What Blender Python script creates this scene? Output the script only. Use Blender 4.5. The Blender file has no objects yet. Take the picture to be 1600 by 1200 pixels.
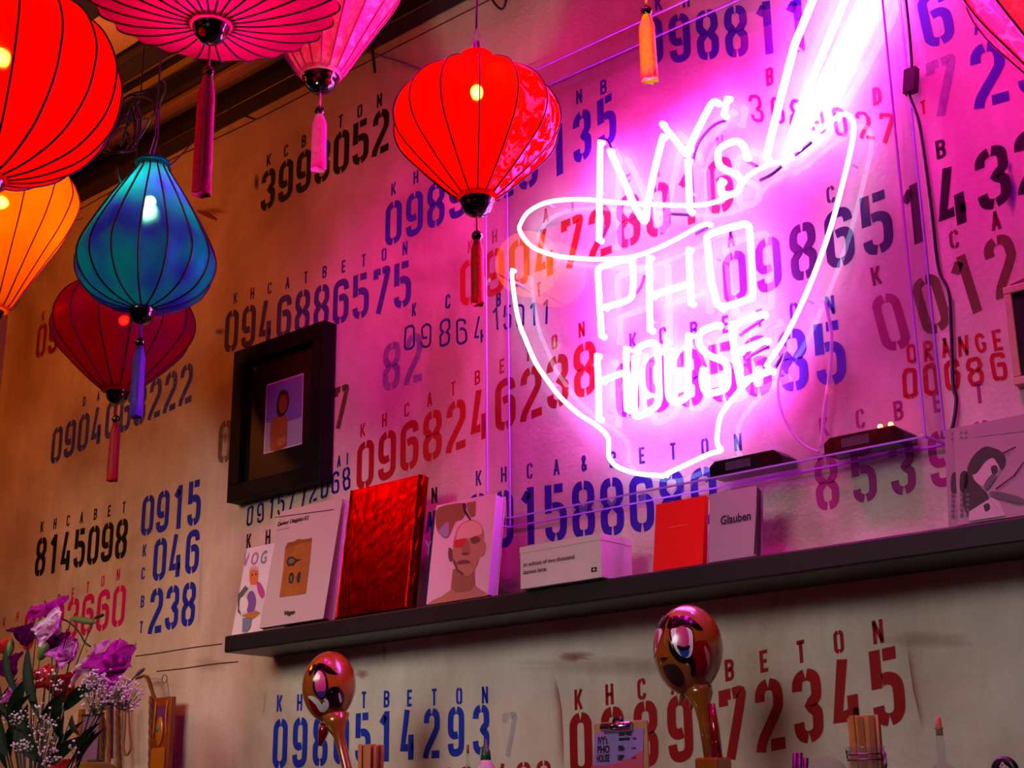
import bpy, bmesh, math, random
from mathutils import Vector, Matrix

# ------------------------------------------------------------------ camera, world, lights, exposure
FPX, PITCH, YAW, ROLL, DIST, EYE = 2236.4, .2991, .73423, -.01013, 2.3, 1.6
fwd = Vector((-math.sin(YAW)*math.cos(PITCH), math.cos(YAW)*math.cos(PITCH), math.sin(PITCH)))
rgt = Vector((math.cos(YAW), math.sin(YAW), 0))
upv = rgt.cross(fwd)
R1 = rgt*math.cos(ROLL) + upv*math.sin(ROLL)
U1 = upv*math.cos(ROLL) - rgt*math.sin(ROLL)
CAM = Vector((0, -DIST, EYE))
scn = bpy.context.scene
cd = bpy.data.cameras.new('camera'); cam = bpy.data.objects.new('camera', cd)
scn.collection.objects.link(cam); scn.camera = cam
cam.matrix_world = Matrix(((R1.x, U1.x, -fwd.x, CAM.x), (R1.y, U1.y, -fwd.y, CAM.y), (R1.z, U1.z, -fwd.z, CAM.z), (0, 0, 0, 1)))
cd.sensor_width = 36; cd.lens = FPX/1600*36; cd.clip_start = .05
scn.view_settings.view_transform = 'Standard'; scn.view_settings.look = 'None'
scn.view_settings.gamma = 1; scn.view_settings.use_curve_mapping = False
scn.view_settings.exposure = 0.0
scn.cycles.use_denoising = True
scn.cycles.max_bounces = 8; scn.cycles.transparent_max_bounces = 24
scn.cycles.sample_clamp_indirect = 4
scn.cycles.caustics_reflective = False; scn.cycles.caustics_refractive = False
w = bpy.data.worlds.new('world'); scn.world = w; w.use_nodes = True
w.node_tree.nodes['Background'].inputs[0].default_value = (.25, .18, .16, 1)
w.node_tree.nodes['Background'].inputs[1].default_value = .02

def ray(px, py): return R1*((px-800)/FPX) - U1*((py-600)/FPX) + fwd
def at(px, py, Y=0.): d = ray(px, py); return CAM + d*((DIST+Y)/d.y)          # point on the plane y = Y
def atz(px, py, Z): d = ray(px, py); return CAM + d*((Z-EYE)/d.z)             # point on the plane z = Z
def dep(px, py, t): return CAM + ray(px, py)*t                               # point at forward distance t

def aim(o, target):
    o.rotation_euler = (Vector(target)-o.location).to_track_quat('-Z', 'Y').to_euler()
def lamp(name, kind, loc, energy, color, size=.1, target=None, **kw):
    l = bpy.data.lights.new(name, kind); o = bpy.data.objects.new(name, l); scn.collection.objects.link(o)
    o.location = loc; l.energy = energy; l.color = color
    if kind == 'AREA': l.shape = 'DISK'; l.size = size
    elif kind in ('POINT', 'SPOT'): l.shadow_soft_size = size
    for k, v in kw.items(): setattr(l, k, v)
    if target: aim(o, target)
    return o
ORANGE = (1, .17, .004)
lamp('orange_ceiling_spot', 'SPOT', (-4.3, -1.6, 3.45), 40, ORANGE, .12, (-3.9, 0, 2.75), spot_size=2.3, spot_blend=1)
lamp('orange_wall_spot', 'SPOT', (-3.2, -1.5, 3.55), 12, (1, .17, .006), .12, (-3.1, 0, 3.2), spot_size=2.0, spot_blend=1)
lamp('ceiling_up_light', 'SPOT', (-3.4, -.9, 2.9), 62, (1, .30, .01), .1, (-3.3, -.75, 3.7), spot_size=1.5, spot_blend=1)
for x, z, e, c, s_ in ((-3.75, 2.1, 32, (1, .62, .34), .66), (-3.3, 2.0, 44, (1, .80, .62), .60), (-2.8, 1.95, 56, (1, .90, .80), .50), (-2.3, 1.92, 50, (1, .92, .88), .46), (-1.8, 1.88, 40, (1, .96, .94), .44), (-1.35, 1.86, 38, (1, .96, .95), .42), (-.9, 1.84, 38, (1, .96, .95), .42)):
    lamp('track_light', 'SPOT', (x+.2, -2.4, 2.72), e*1.2, c, .42, (x, 0, z), spot_size=s_, spot_blend=.6)
for x, e, c in ((-.35, 90, (1, .0, .62)), (-1.0, 100, (1, .0, .60)), (-1.65, 125, (1, .0, .52)), (-2.3, 88, (1, .0, .50))):
    lamp('pink_fill_spot', 'SPOT', (x, -.72, 3.6), e, c, .12, (x-.05, 0, 2.35), spot_size=1.35, spot_blend=.9)  # unseen fill spots added high by the wall to carry the magenta further
for x, e, z in ((-1.25, 22, 3.0), (-1.8, 26, 3.05), (-2.25, 15, 3.1)):
    lamp('pink_fill_spot', 'SPOT', (x, -.95, 3.6), e, (1, .0, .30), .12, (x-.05, 0, z), spot_size=1.2, spot_blend=1)  # more added fill, aimed higher to redden the top of the wall
for x in (-2.9, -1.9, -1.0):
    lamp('low_fill_light', 'AREA', (x, -.62, 1.35), 4.2, (1, .84, .74), .35, (x, 0, 1.9))  # added fill from below for the wall under the shelf, no visible fixture
lamp('flower_fill_spot', 'SPOT', (-2.3, -2.3, 2.7), 40, (1, .88, .9), .12, (-3.0, -.6, 1.82), spot_size=.36, spot_blend=.5)  # unseen spot added to brighten the bouquet
for p, dz in (((1004, -122, 2.6), .27), ((507, -53, 2.95), .42)):
    q = dep(*p)-Vector((0, 0, dz)); lamp('tassel_fill_spot', 'SPOT', (q.x+.12, q.y-.75, q.z-.9), 34, (1, .86, .7), .03, q, spot_size=.26, spot_blend=.5)  # narrow unseen spots added to brighten two tassels from below
lamp('room_light', 'AREA', (.4, -4.4, 3.2), 3, (1, .7, .6), 1.6, (-1.6, 0, 1.9))

# ------------------------------------------------------------------ materials
def lin(h):
    c = [int(h[i:i+2], 16)/255 for i in (0, 2, 4)]
    return tuple(x/12.92 if x <= .04045 else ((x+.055)/1.055)**2.4 for x in c)+(1,)
def newmat(name):
    m = bpy.data.materials.new(name); m.use_nodes = True; nt = m.node_tree; nt.nodes.clear()
    return m, nt, nt.nodes.new('ShaderNodeOutputMaterial')
def N(nt, t, **kw):
    n = nt.nodes.new(t)
    for k, v in kw.items():
        if k in ('operation', 'blend_type', 'data_type', 'attribute_name', 'feature', 'wave_type', 'bands_direction'): setattr(n, k, v)
        else:
            key = int(k[1:]) if k[0] == 'i' and k[1:].isdigit() else k.replace('_', ' ')
            n.inputs[key].default_value = v
    return n
_mc = {}
def mat(hexc, rough=.6, metal=0., spec=.5, noise=0., scale=20., bump=0., emit=None, strength=0., name=None, coat=0.):
    key = (hexc, rough, metal, spec, noise, scale, bump, emit, strength, coat)
    if key in _mc: return _mc[key]
    m, nt, out = newmat(name or 'paint_'+hexc)
    b = N(nt, 'ShaderNodeBsdfPrincipled', Roughness=rough, Metallic=metal)
    b.inputs['Specular IOR Level'].default_value = spec; b.inputs['Coat Weight'].default_value = coat
    c = lin(hexc) if isinstance(hexc, str) else tuple(hexc)+(1,)
    nz = N(nt, 'ShaderNodeTexNoise', Scale=scale, Detail=4.)
    tc = N(nt, 'ShaderNodeTexCoord'); nt.links.new(tc.outputs['Object'], nz.inputs['Vector'])
    mx = N(nt, 'ShaderNodeMixRGB', blend_type='MULTIPLY', Fac=1.); mx.inputs[1].default_value = c
    mr = N(nt, 'ShaderNodeMapRange', i1=.3, i2=.7, i3=1-noise, i4=1+noise*.5)
    nt.links.new(nz.outputs['Fac'], mr.inputs[0]); nt.links.new(mr.outputs[0], mx.inputs[2])
    nt.links.new(mx.outputs[0], b.inputs['Base Color'])
    if bump:
        bp = N(nt, 'ShaderNodeBump', Strength=bump, Distance=.01); nt.links.new(nz.outputs['Fac'], bp.inputs['Height']); nt.links.new(bp.outputs[0], b.inputs['Normal'])
    if emit:
        b.inputs['Emission Color'].default_value = lin(emit) if isinstance(emit, str) else tuple(emit)+(1,); b.inputs['Emission Strength'].default_value = strength
    nt.links.new(b.outputs[0], out.inputs[0]); _mc[key] = m
    return m

def wall_mat():
    m, nt, out = newmat('old_plaster')
    tc = N(nt, 'ShaderNodeTexCoord'); L = nt.links.new
    b = N(nt, 'ShaderNodeBsdfPrincipled', Roughness=.62); b.inputs['Specular IOR Level'].default_value = .25
    n1 = N(nt, 'ShaderNodeTexNoise', Scale=1.6, Detail=6., Roughness=.6, Distortion=.6)
    n2 = N(nt, 'ShaderNodeTexNoise', Scale=9., Detail=8., Roughness=.65)
    n3 = N(nt, 'ShaderNodeTexNoise', Scale=90., Detail=4.)
    mp = N(nt, 'ShaderNodeMapping', Scale=(1, 1, .25)); L(tc.outputs['Object'], mp.inputs[0])
    L(tc.outputs['Object'], n1.inputs['Vector']); L(mp.outputs[0], n2.inputs['Vector']); L(tc.outputs['Object'], n3.inputs['Vector'])
    cr = N(nt, 'ShaderNodeValToRGB'); e = cr.color_ramp.elements
    e[0].position = .30; e[0].color = lin('A88F78'); e[1].position = .62; e[1].color = lin('D9CDBF')
    L(n1.outputs['Fac'], cr.inputs[0])
    r2 = N(nt, 'ShaderNodeMapRange', i1=.3, i2=.7, i3=.80, i4=1.08); L(n2.outputs['Fac'], r2.inputs[0])
    mx = N(nt, 'ShaderNodeMixRGB', blend_type='MULTIPLY', Fac=1.); L(cr.outputs[0], mx.inputs[1]); L(r2.outputs[0], mx.inputs[2])
    L(mx.outputs[0], b.inputs['Base Color'])
    ad = N(nt, 'ShaderNodeMath', operation='ADD'); L(n3.outputs['Fac'], ad.inputs[0]); L(n2.outputs['Fac'], ad.inputs[1])
    bp = N(nt, 'ShaderNodeBump', Strength=.25, Distance=.006); L(ad.outputs[0], bp.inputs['Height']); L(bp.outputs[0], b.inputs['Normal'])
    L(b.outputs[0], out.inputs[0]); return m
def paint_mat(hexc, opacity=.95, fade=0.):
    key = ('wp', hexc, opacity, fade)
    if key in _mc: return _mc[key]
    m, nt, out = newmat('wall_paint_'+hexc); L = nt.links.new
    d = N(nt, 'ShaderNodeBsdfPrincipled', Roughness=.6); d.inputs['Base Color'].default_value = lin(hexc); d.inputs['Specular IOR Level'].default_value = .25
    t = N(nt, 'ShaderNodeBsdfTransparent'); mix = N(nt, 'ShaderNodeMixShader')
    at_ = N(nt, 'ShaderNodeAttribute', ); at_.attribute_name = 'soft'
    nz = N(nt, 'ShaderNodeTexNoise', Scale=26., Detail=8., Roughness=.75); tc = N(nt, 'ShaderNodeTexCoord'); L(tc.outputs['Object'], nz.inputs['Vector'])
    mr = N(nt, 'ShaderNodeMapRange', i1=.25+.35*fade, i2=.45+.35*fade, i3=opacity*((1-fade)**.7 if fade else .96), i4=opacity); L(nz.outputs['Fac'], mr.inputs[0])
    mu = N(nt, 'ShaderNodeMath', operation='MULTIPLY'); L(mr.outputs[0], mu.inputs[0]); L(at_.outputs['Fac'], mu.inputs[1])
    L(mu.outputs[0], mix.inputs[0]); L(t.outputs[0], mix.inputs[1]); L(d.outputs[0], mix.inputs[2]); L(mix.outputs[0], out.inputs[0])
    _mc[key] = m; return m
def cloth_mat(name, c1, c2=None, see=.10, brocade=0., bro_col='FFFFFF', trans=.72, see_col=None):
    m, nt, out = newmat(name); L = nt.links.new
    tc = N(nt, 'ShaderNodeTexCoord')
    nz = N(nt, 'ShaderNodeTexNoise', Scale=38., Detail=5., Roughness=.6, Distortion=1.2); L(tc.outputs['Object'], nz.inputs['Vector'])
    nb = N(nt, 'ShaderNodeTexNoise', Scale=7., Detail=2.); L(tc.outputs['Object'], nb.inputs['Vector'])
    mc = N(nt, 'ShaderNodeMixRGB'); mc.inputs[1].default_value = lin(c1); mc.inputs[2].default_value = lin(c2 or c1)
    mr = N(nt, 'ShaderNodeMapRange', i1=.4, i2=.6); L(nb.outputs['Fac'], mr.inputs[0]); L(mr.outputs[0], mc.inputs[0])
    br = N(nt, 'ShaderNodeMapRange', i1=.52, i2=.56, i3=0., i4=brocade); L(nz.outputs['Fac'], br.inputs[0])
    mb = N(nt, 'ShaderNodeMixRGB'); L(br.outputs[0], mb.inputs[0]); L(mc.outputs[0], mb.inputs[1]); mb.inputs[2].default_value = lin(bro_col)
    df = N(nt, 'ShaderNodeBsdfDiffuse'); L(mb.outputs[0], df.inputs[0])
    tl = N(nt, 'ShaderNodeBsdfTranslucent'); L(mc.outputs[0], tl.inputs[0])
    gl = N(nt, 'ShaderNodeBsdfGlossy', Roughness=.38); L(mb.outputs[0], gl.inputs[0])
    tr = N(nt, 'ShaderNodeBsdfTransparent'); tr.inputs[0].default_value = lin(see_col or c1)
    rf_ = N(nt, 'ShaderNodeBsdfRefraction', Roughness=.42, IOR=1.12); rf_.inputs[0].default_value = lin(see_col or c1)
    a = N(nt, 'ShaderNodeMixShader', Fac=trans); L(df.outputs[0], a.inputs[1]); L(tl.outputs[0], a.inputs[2])
    b = N(nt, 'ShaderNodeMixShader', Fac=.12); L(a.outputs[0], b.inputs[1]); L(gl.outputs[0], b.inputs[2])
    b2 = N(nt, 'ShaderNodeMixShader', Fac=see*1.6); L(b.outputs[0], b2.inputs[1]); L(rf_.outputs[0], b2.inputs[2])
    c = N(nt, 'ShaderNodeMixShader', Fac=see*.6); L(b2.outputs[0], c.inputs[1]); L(tr.outputs[0], c.inputs[2])
    L(c.outputs[0], out.inputs[0]); return m
def emis(name, col, s):
    m, nt, out = newmat(name); e = N(nt, 'ShaderNodeEmission', Strength=s); e.inputs[0].default_value = tuple(col)+(1,)
    nt.links.new(e.outputs[0], out.inputs[0]); return m
def clear_mat(name, col=(.97, .95, 1), ior=1.45, rough=.015, body=0., bodycol=(.8, .6, .9)):
    m, nt, out = newmat(name); L = nt.links.new
    t = N(nt, 'ShaderNodeBsdfTransparent'); t.inputs[0].default_value = tuple(col)+(1,)
    g = N(nt, 'ShaderNodeBsdfGlossy', Roughness=rough); f = N(nt, 'ShaderNodeFresnel', IOR=ior)
    ge = N(nt, 'ShaderNodeNewGeometry'); sb = N(nt, 'ShaderNodeMath', operation='SUBTRACT', i0=1.); L(ge.outputs['Backfacing'], sb.inputs[1])
    mu = N(nt, 'ShaderNodeMath', operation='MULTIPLY'); L(f.outputs[0], mu.inputs[0]); L(sb.outputs[0], mu.inputs[1])
    x = N(nt, 'ShaderNodeMixShader'); L(mu.outputs[0], x.inputs[0]); L(t.outputs[0], x.inputs[1]); L(g.outputs[0], x.inputs[2])
    d = N(nt, 'ShaderNodeBsdfDiffuse'); d.inputs[0].default_value = tuple(bodycol)+(1,)
    y = N(nt, 'ShaderNodeMixShader', Fac=body); L(x.outputs[0], y.inputs[1]); L(d.outputs[0], y.inputs[2]); L(y.outputs[0], out.inputs[0])
    return m

# ------------------------------------------------------------------ mesh helpers
C = scn.collection
def obj(name, verts, faces, m, parent=None, smooth=False, loc=None):
    me = bpy.data.meshes.new(name); me.from_pydata([tuple(v) for v in verts], [], faces); me.update()
    if m: me.materials.append(m)
    if smooth: me.polygons.foreach_set('use_smooth', [True]*len(me.polygons))
    o = bpy.data.objects.new(name, me); C.objects.link(o)
    if parent is not None:
        o.parent = parent; o.matrix_parent_inverse = Matrix.Identity(4)
    if loc is not None: o.location = loc
    return o
def tag(o, label=None, cat=None, group=None, kind=None):
    if label: o['label'] = label
    if cat: o['category'] = cat
    if group: o['group'] = group
    if kind: o['kind'] = kind
    return o
def thing(name, label, cat, loc=(0, 0, 0), group=None, rz=0.):
    o = bpy.data.objects.new(name, None); C.objects.link(o); o.location = loc; o.rotation_euler[2] = rz
    o.empty_display_size = .05
    return tag(o, label, cat, group)
class G:                                     # geometry collector
    def __init__(s, origin=(0, 0, 0)): s.v = []; s.f = []; s.o = Vector(origin)
    def add(s, vs, fs):
        k = len(s.v); s.v += [Vector(v)-s.o for v in vs]; s.f += [tuple(i+k for i in f) for f in fs]; return s
    def box(s, a, b, bev=0.):
        x0, y0, z0 = a; x1, y1, z1 = b
        if bev:
            bm = bmesh.new(); bmesh.ops.create_cube(bm, size=1)
            for v in bm.verts: v.co = Vector(((x0+x1)/2+v.co.x*(x1-x0), (y0+y1)/2+v.co.y*(y1-y0), (z0+z1)/2+v.co.z*(z1-z0)))
            bmesh.ops.bevel(bm, geom=bm.edges[:], offset=bev, segments=2, affect='EDGES', profile=.5)
            bm.verts.index_update(); s.add([v.co.copy() for v in bm.verts], [[v.index for v in f.verts] for f in bm.faces]); bm.free(); return s
        vs = [(x, y, z) for z in (z0, z1) for y in (y0, y1) for x in (x0, x1)]
        return s.add(vs, [(0, 2, 3, 1), (4, 5, 7, 6), (0, 1, 5, 4), (2, 6, 7, 3), (0, 4, 6, 2), (1, 3, 7, 5)])
    def hexa(s, q, back):                     # q: 4 front corners, back: offset vector
        q = [Vector(p) for p in q]; vs = q+[p+Vector(back) for p in q]
        return s.add(vs, [(0, 1, 2, 3), (7, 6, 5, 4), (0, 4, 5, 1), (1, 5, 6, 2), (2, 6, 7, 3), (3, 7, 4, 0)])
    def tube(s, pts, r, n=8, closed=False, caps=True):
        pts = [Vector(p) for p in pts]; k = len(pts)
        rr = r if isinstance(r, (list, tuple)) else [r]*k
        t = []
        for i in range(k):
            a = pts[(i-1) % k] if (i > 0 or closed) else pts[i]; b = pts[(i+1) % k] if (i < k-1 or closed) else pts[i]
            d = b-a; t.append(d.normalized() if d.length > 1e-9 else Vector((0, 0, 1)))
        u = t[0].orthogonal().normalized(); vs = []
        for i in range(k):
            u = (u-t[i]*u.dot(t[i])).normalized(); wv = t[i].cross(u)
            vs += [pts[i]+(u*math.cos(2*math.pi*j/n)+wv*math.sin(2*math.pi*j/n))*rr[i] for j in range(n)]
        fs = []
        for i in range(k if closed else k-1):
            a, b = i*n, ((i+1) % k)*n
            fs += [(a+j, a+(j+1) % n, b+(j+1) % n, b+j) for j in range(n)]
        if caps and not closed: fs += [tuple(range(n-1, -1, -1)), tuple(range((k-1)*n, k*n))]
        return s.add(vs, fs)
    def lathe(s, prof, n=24, c=(0, 0, 0), ax=None, mod=None):     # prof: (r, z)
        c = Vector(c); M = ax or Matrix.Identity(3); vs = []
        for r, z in prof:
            for j in range(n):
                a = 2*math.pi*j/n; q = r*(mod(a) if mod else 1)
                vs.append(c+M @ Vector((q*math.cos(a), q*math.sin(a), z)))
        fs = [(i*n+j, i*n+(j+1) % n, (i+1)*n+(j+1) % n, (i+1)*n+j) for i in range(len(prof)-1) for j in range(n)]
        return s.add(vs, fs)
    def ball(s, c, r, n=10, m=6, sc=(1, 1, 1)):
        prof = [(max(1e-5, math.sin(math.pi*i/m)), -math.cos(math.pi*i/m)) for i in range(m+1)]
        M = Matrix(((r*sc[0], 0, 0), (0, r*sc[1], 0), (0, 0, r*sc[2])))
        return s.lathe(prof, n, c, M)
    def out(s, name, m, parent=None, smooth=False, loc=None):
        return obj(name, s.v, s.f, m, parent, smooth, loc if loc is not None else (s.o if s.o.length else None))
def smoothpath(p, k=6, closed=False):
    p = [Vector(q) for q in p]; n = len(p); o = []
    for i in range(n if closed else n-1):
        a = p[(i-1) % n] if (i > 0 or closed) else p[i]; b = p[i]; c = p[(i+1) % n]; d = p[(i+2) % n] if (i < n-2 or closed) else c
        for j in range(k):
            t = j/k; o.append(.5*((2*b)+(c-a)*t+(2*a-5*b+4*c-d)*t*t+(3*b-a-3*c+d)*t**3))
    if not closed: o.append(p[-1])
    return o

# ------------------------------------------------------------------ the setting
WALL = wall_mat()
wall = G().box((-4.43, 0, 0), (2.5, .12, 3.72)).out('wall_back', WALL); tag(wall, 'old cream plaster wall covered with stencilled phone numbers', kind='structure')
wl = G().box((-6.0, -.03, 0), (-4.43, .12, 3.72)).out('wall_left', mat('C9A994', .8, noise=.2, scale=4)); tag(wl, 'pale plaster pier at the left end of the wall', kind='structure')
tag(G().box((-6, -5.6, -.1), (2.5, .12, 0)).out('floor', mat('6B5D52', .7, noise=.2, scale=3)), 'dark screed floor of the room', kind='structure')
CEIL = mat('A87848', .8, noise=.35, scale=2.2, bump=.2)
ceil = G().box((-6, -5.6, 3.72), (2.5, .12, 3.80)).out('ceiling', CEIL); tag(ceil, 'plywood ceiling boards lit orange', kind='structure')
tag(G().box((2.5, -5.6, 0), (2.6, .12, 3.8)).out('wall_right', mat('8F8078', .85, noise=.2, scale=3)), 'plain wall on the right side of the room', kind='structure')
tag(G().box((-6, -5.7, 0), (2.6, -5.6, 3.8)).out('wall_front', mat('8F8079', .85, noise=.2, scale=3)), 'plain wall behind the viewer', kind='structure')
for i in range(8):                            # ceiling boards, laid along the wall
    y1 = -.37-i*.22; g = G().box((-5.9, y1-.214, 3.70), (2.4, y1, 3.722), .003); g.out('ceiling_board', CEIL, ceil)
STEEL = mat('1A1420', .35, spec=.6, noise=.1)
def railthing(name, y, z, r, label, cat, m=STEEL):
    g = G(); g.tube([(-5.9, y, z), (2.4, y, z)], r, 14); o = g.out(name, m, smooth=True); tag(o, label, cat); return o
def barthing(name, y0, y1, z0, z1, label, cat, m, bev=.004):
    o = G().box((-5.9, y0, z0), (2.4, y1, z1), bev).out(name, m); return tag(o, label, cat)
tag(barthing('trim_1', -.060, -.002, 3.605, 3.680, None, None, mat('0E0A0C', .4)), 'black cable trunking along the top of the wall', kind='structure')
WOODO = mat('B07438', .7, noise=.3, scale=3)
for k, (y0, y1, z0) in enumerate(((-.085, -.062, 3.69), (-.115, -.091, 3.68), (-.145, -.12, 3.69))):
    tag(barthing('trim_%d' % (k+2), y0, y1, z0, 3.72, None, None, WOODO), 'stepped wooden moulding strip under the ceiling beside the wall', kind='structure')
railthing('ceiling_pipe', -.19, 3.665, .030, 'thick dark round pipe along the ceiling nearest the numbered wall', 'pipe')
railthing('ceiling_conduit', -.252, 3.69, .010, 'thin dark conduit beside the thick ceiling pipe', 'pipe')
tag(barthing('ceiling_beam', -.365, -.300, 3.66, 3.72, None, None, STEEL), 'narrow black steel beam between ceiling pipe and plywood boards', 'beam')
tag(barthing('ceiling_beam', -.78, -.60, 3.60, 3.70, None, None, STEEL), 'wide dark steel beam in the top left corner', 'beam')
# cracks and edges in the plaster
CR = mat('4A2A18', .9)
def wallline(pts, r=.0016, name='plaster_crack', m=CR, y=-.0005):
    P = smoothpath([at(a, b, y) for a, b in pts], 4)
    G().tube(P, r, 5).out(name, m, wall)
wallline([(212, 1025), (250, 1020), (300, 1012), (347, 1006)]); wallline([(245, 1049), (290, 1044), (330, 1038), (372, 1034)])
wallline([(120, 330), (250, 258), (400, 187), (560, 104), (765, 0)], .002)
wallline([(20, 395), (60, 372), (130, 340)], .0012)

# ------------------------------------------------------------------ stencil lettering
def mir(p): return [(1-x, y) for x, y in p]
def rot180(ss): return [([(1-x, 1-y) for x, y in p], c0, c1) for p, c0, c1 in ss]
L0 = [(.44, 1), (.2, .97), (.05, .9), (0, .8), (0, .2), (.05, .1), (.2, .03), (.44, 0)]
L8 = [(.44, 1), (.2, .98), (.04, .90), (0, .78), (.02, .66), (.26, .54), (.26, .49), (.02, .38), (0, .22), (.04, .1), (.2, .02), (.44, 0)]
LO = [(.5, .74), (.5, .74)]
S6 = [([(1, .78), (.96, .9), (.8, .98), (.5, 1), (.2, .97), (.05, .9), (0, .8), (0, .2), (.05, .1), (.2, .03), (.44, 0)], 0, 0),
      ([(.34, .58), (.6, .6), (.85, .57), (1, .46), (1, .2), (.95, .1), (.8, .03), (.56, 0)], 0, 0)]
GL = {
 '0': [(L0, 0, 0), (mir(L0), 0, 0)], '8': [(L8, 0, 0), (mir(L8), 0, 0)], '6': S6, '9': rot180(S6),
 '1': [([(.62, 0), (.62, 1)], 1, 1), ([(.12, .80), (.48, .98)], 0, 0)],
 '2': [([(0, .74), (.04, .88), (.2, .97), (.42, 1)], 0, 0), ([(.56, 1), (.8, .97), (.95, .9), (1, .8), (1, .7), (.9, .55), (.1, .12), (0, 0)], 0, 1), ([(.5, 0), (1, 0)], 0, 1)],
 '3': [([(0, .76), (.04, .89), (.2, .97), (.42, 1)], 0, 0), ([(.56, 1), (.8, .97), (.96, .9), (1, .78), (.97, .62), (.66, .5), (.97, .38), (1, .22), (.96, .1), (.8, .03), (.56, 0)], 0, 0), ([(.42, 0), (.2, .03), (.04, .11), (0, .24)], 0, 0)],
 '4': [([(.36, 1), (0, .2), (.5, .2)], 1, 0), ([(.78, .5), (.78, 0)], 0, 1), ([(.78, .2), (1.02, .2)], 0, 0)],
 '5': [([(0, .5), (0, 1)], 0, 1), ([(.4, 1), (1, 1)], 0, 0), ([(.28, .62), (.55, .63), (.85, .58), (1, .46), (1, .2), (.95, .1), (.8, .03), (.56, 0)], 0, 0), ([(.42, 0), (.2, .03), (.04, .1), (0, .22)], 0, 0)],
 '7': [([(0, .82), (0, 1), (.42, 1)], 0, 0), ([(.56, 1), (1, 1), (.92, .78), (.32, 0)], 0, 1)],
 'K': [([(0, 0), (0, 1)], 1, 1), ([(.4, .5), (1, 1)], 0, 1), ([(.42, .5), (1, 0)], 0, 1)],
 'H': [([(0, 0), (0, 1)], 1, 1), ([(1, 0), (1, 1)], 1, 1), ([(0, .5), (1, .5)], 0, 0)],
 'C': [([(1, .75), (.95, .9), (.75, 1), (.56, 1)], 0, 0), ([(.44, 1), (.15, .95), (0, .8), (0, .2), (.15, .05), (.44, 0)], 0, 0), ([(.56, 0), (.8, 0), (.95, .1), (1, .25)], 0, 0)],
 'A': [([(0, 0), (.5, 1)], 1, 1), ([(.5, 1), (1, 0)], 1, 1), ([(.25, .28), (.75, .28)], 0, 0)],
 'T': [([(.5, 0), (.5, 1)], 1, 0), ([(-.1, 1), (1.1, 1)], 0, 0)],
 'B': [([(0, 0), (0, 1)], 1, 1), ([(.25, 1), (.8, .97), (1, .82), (.9, .62), (.4, .53), (.9, .44), (1, .2), (.8, .03), (.25, 0)], 0, 0)],
 'E': [([(0, 0), (0, 1)], 1, 1), ([(.25, 1), (1, 1)], 0, 0), ([(.25, .5), (.85, .5)], 0, 0), ([(.25, 0), (1, 0)], 0, 0)],
 'O': [(L0, 0, 0), (mir(L0), 0, 0)],
 'N': [([(0, 0), (0, 1)], 1, 1), ([(1, 0), (1, 1)], 1, 1), ([(0, 1), (1, 0)], 0, 0)],
 'D': [([(0, 0), (0, 1)], 1, 1), ([(.25, 1), (.8, .93), (1, .75), (1, .25), (.8, .07), (.25, 0)], 0, 0)],
 'R': [([(0, 0), (0, 1)], 1, 1), ([(.25, 1), (.85, .97), (1, .8), (.85, .57), (.3, .5), (1, 0)], 0, 1)],
 'G': [([(1, .78), (.85, .95), (.5, 1), (.15, .92), (0, .7), (0, .3), (.15, .08), (.5, 0), (.9, .08), (1, .42), (.6, .42)], 0, 0)],
 'I': [([(.5, 0), (.5, 1)], 1, 1)],
 '&': [([(1, 0), (.15, .75), (.3, 1), (.65, .95), (.6, .72), (.1, .35), (.1, .1), (.45, 0), (.95, .4)], 0, 0)],
 "'": [([(.5, .6), (.5, 1)], 1, 1)],
}
def strokes(pts, tk, soft, V, F, A, fn, rnd):
    n = len(pts); P = [Vector((p[0], p[1])) for p in pts]; nm = []
    for i in range(n):
        a = (P[i]-P[i-1]).normalized() if i else None; b = (P[i+1]-P[i]).normalized() if i < n-1 else None
        if a is None: d = b; k = 1
        elif b is None: d = a; k = 1
        else: d = (a+b).normalized(); k = 1/max(.75, d.dot(a))
        nm.append(Vector((-d.y, d.x))*k)
    offs = [(-tk/2, 1), (tk/2, 1)] if not soft else [(-tk/2-soft, 0), (-tk/2+soft*.3, 1), (tk/2-soft*.3, 1), (tk/2+soft, 0)]
    m = len(offs); rows = []
    for i in range(n): rows.append([(P[i]+nm[i]*o, a) for o, a in offs])
    if soft:
        d0 = (P[0]-P[1]).normalized()*soft; d1 = (P[-1]-P[-2]).normalized()*soft
        rows = [[(q+d0, 0) for q, a in rows[0]]]+rows+[[(q+d1, 0) for q, a in rows[-1]]]
    k0 = len(V)
    for r in rows:
        for q, a in r: V.append(fn(q)); A.append(a)
    for i in range(len(rows)-1):
        for j in range(m-1):
            a = k0+i*m+j; F.append((a, a+1, a+m+1, a+m))
_layer = [0]
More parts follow.
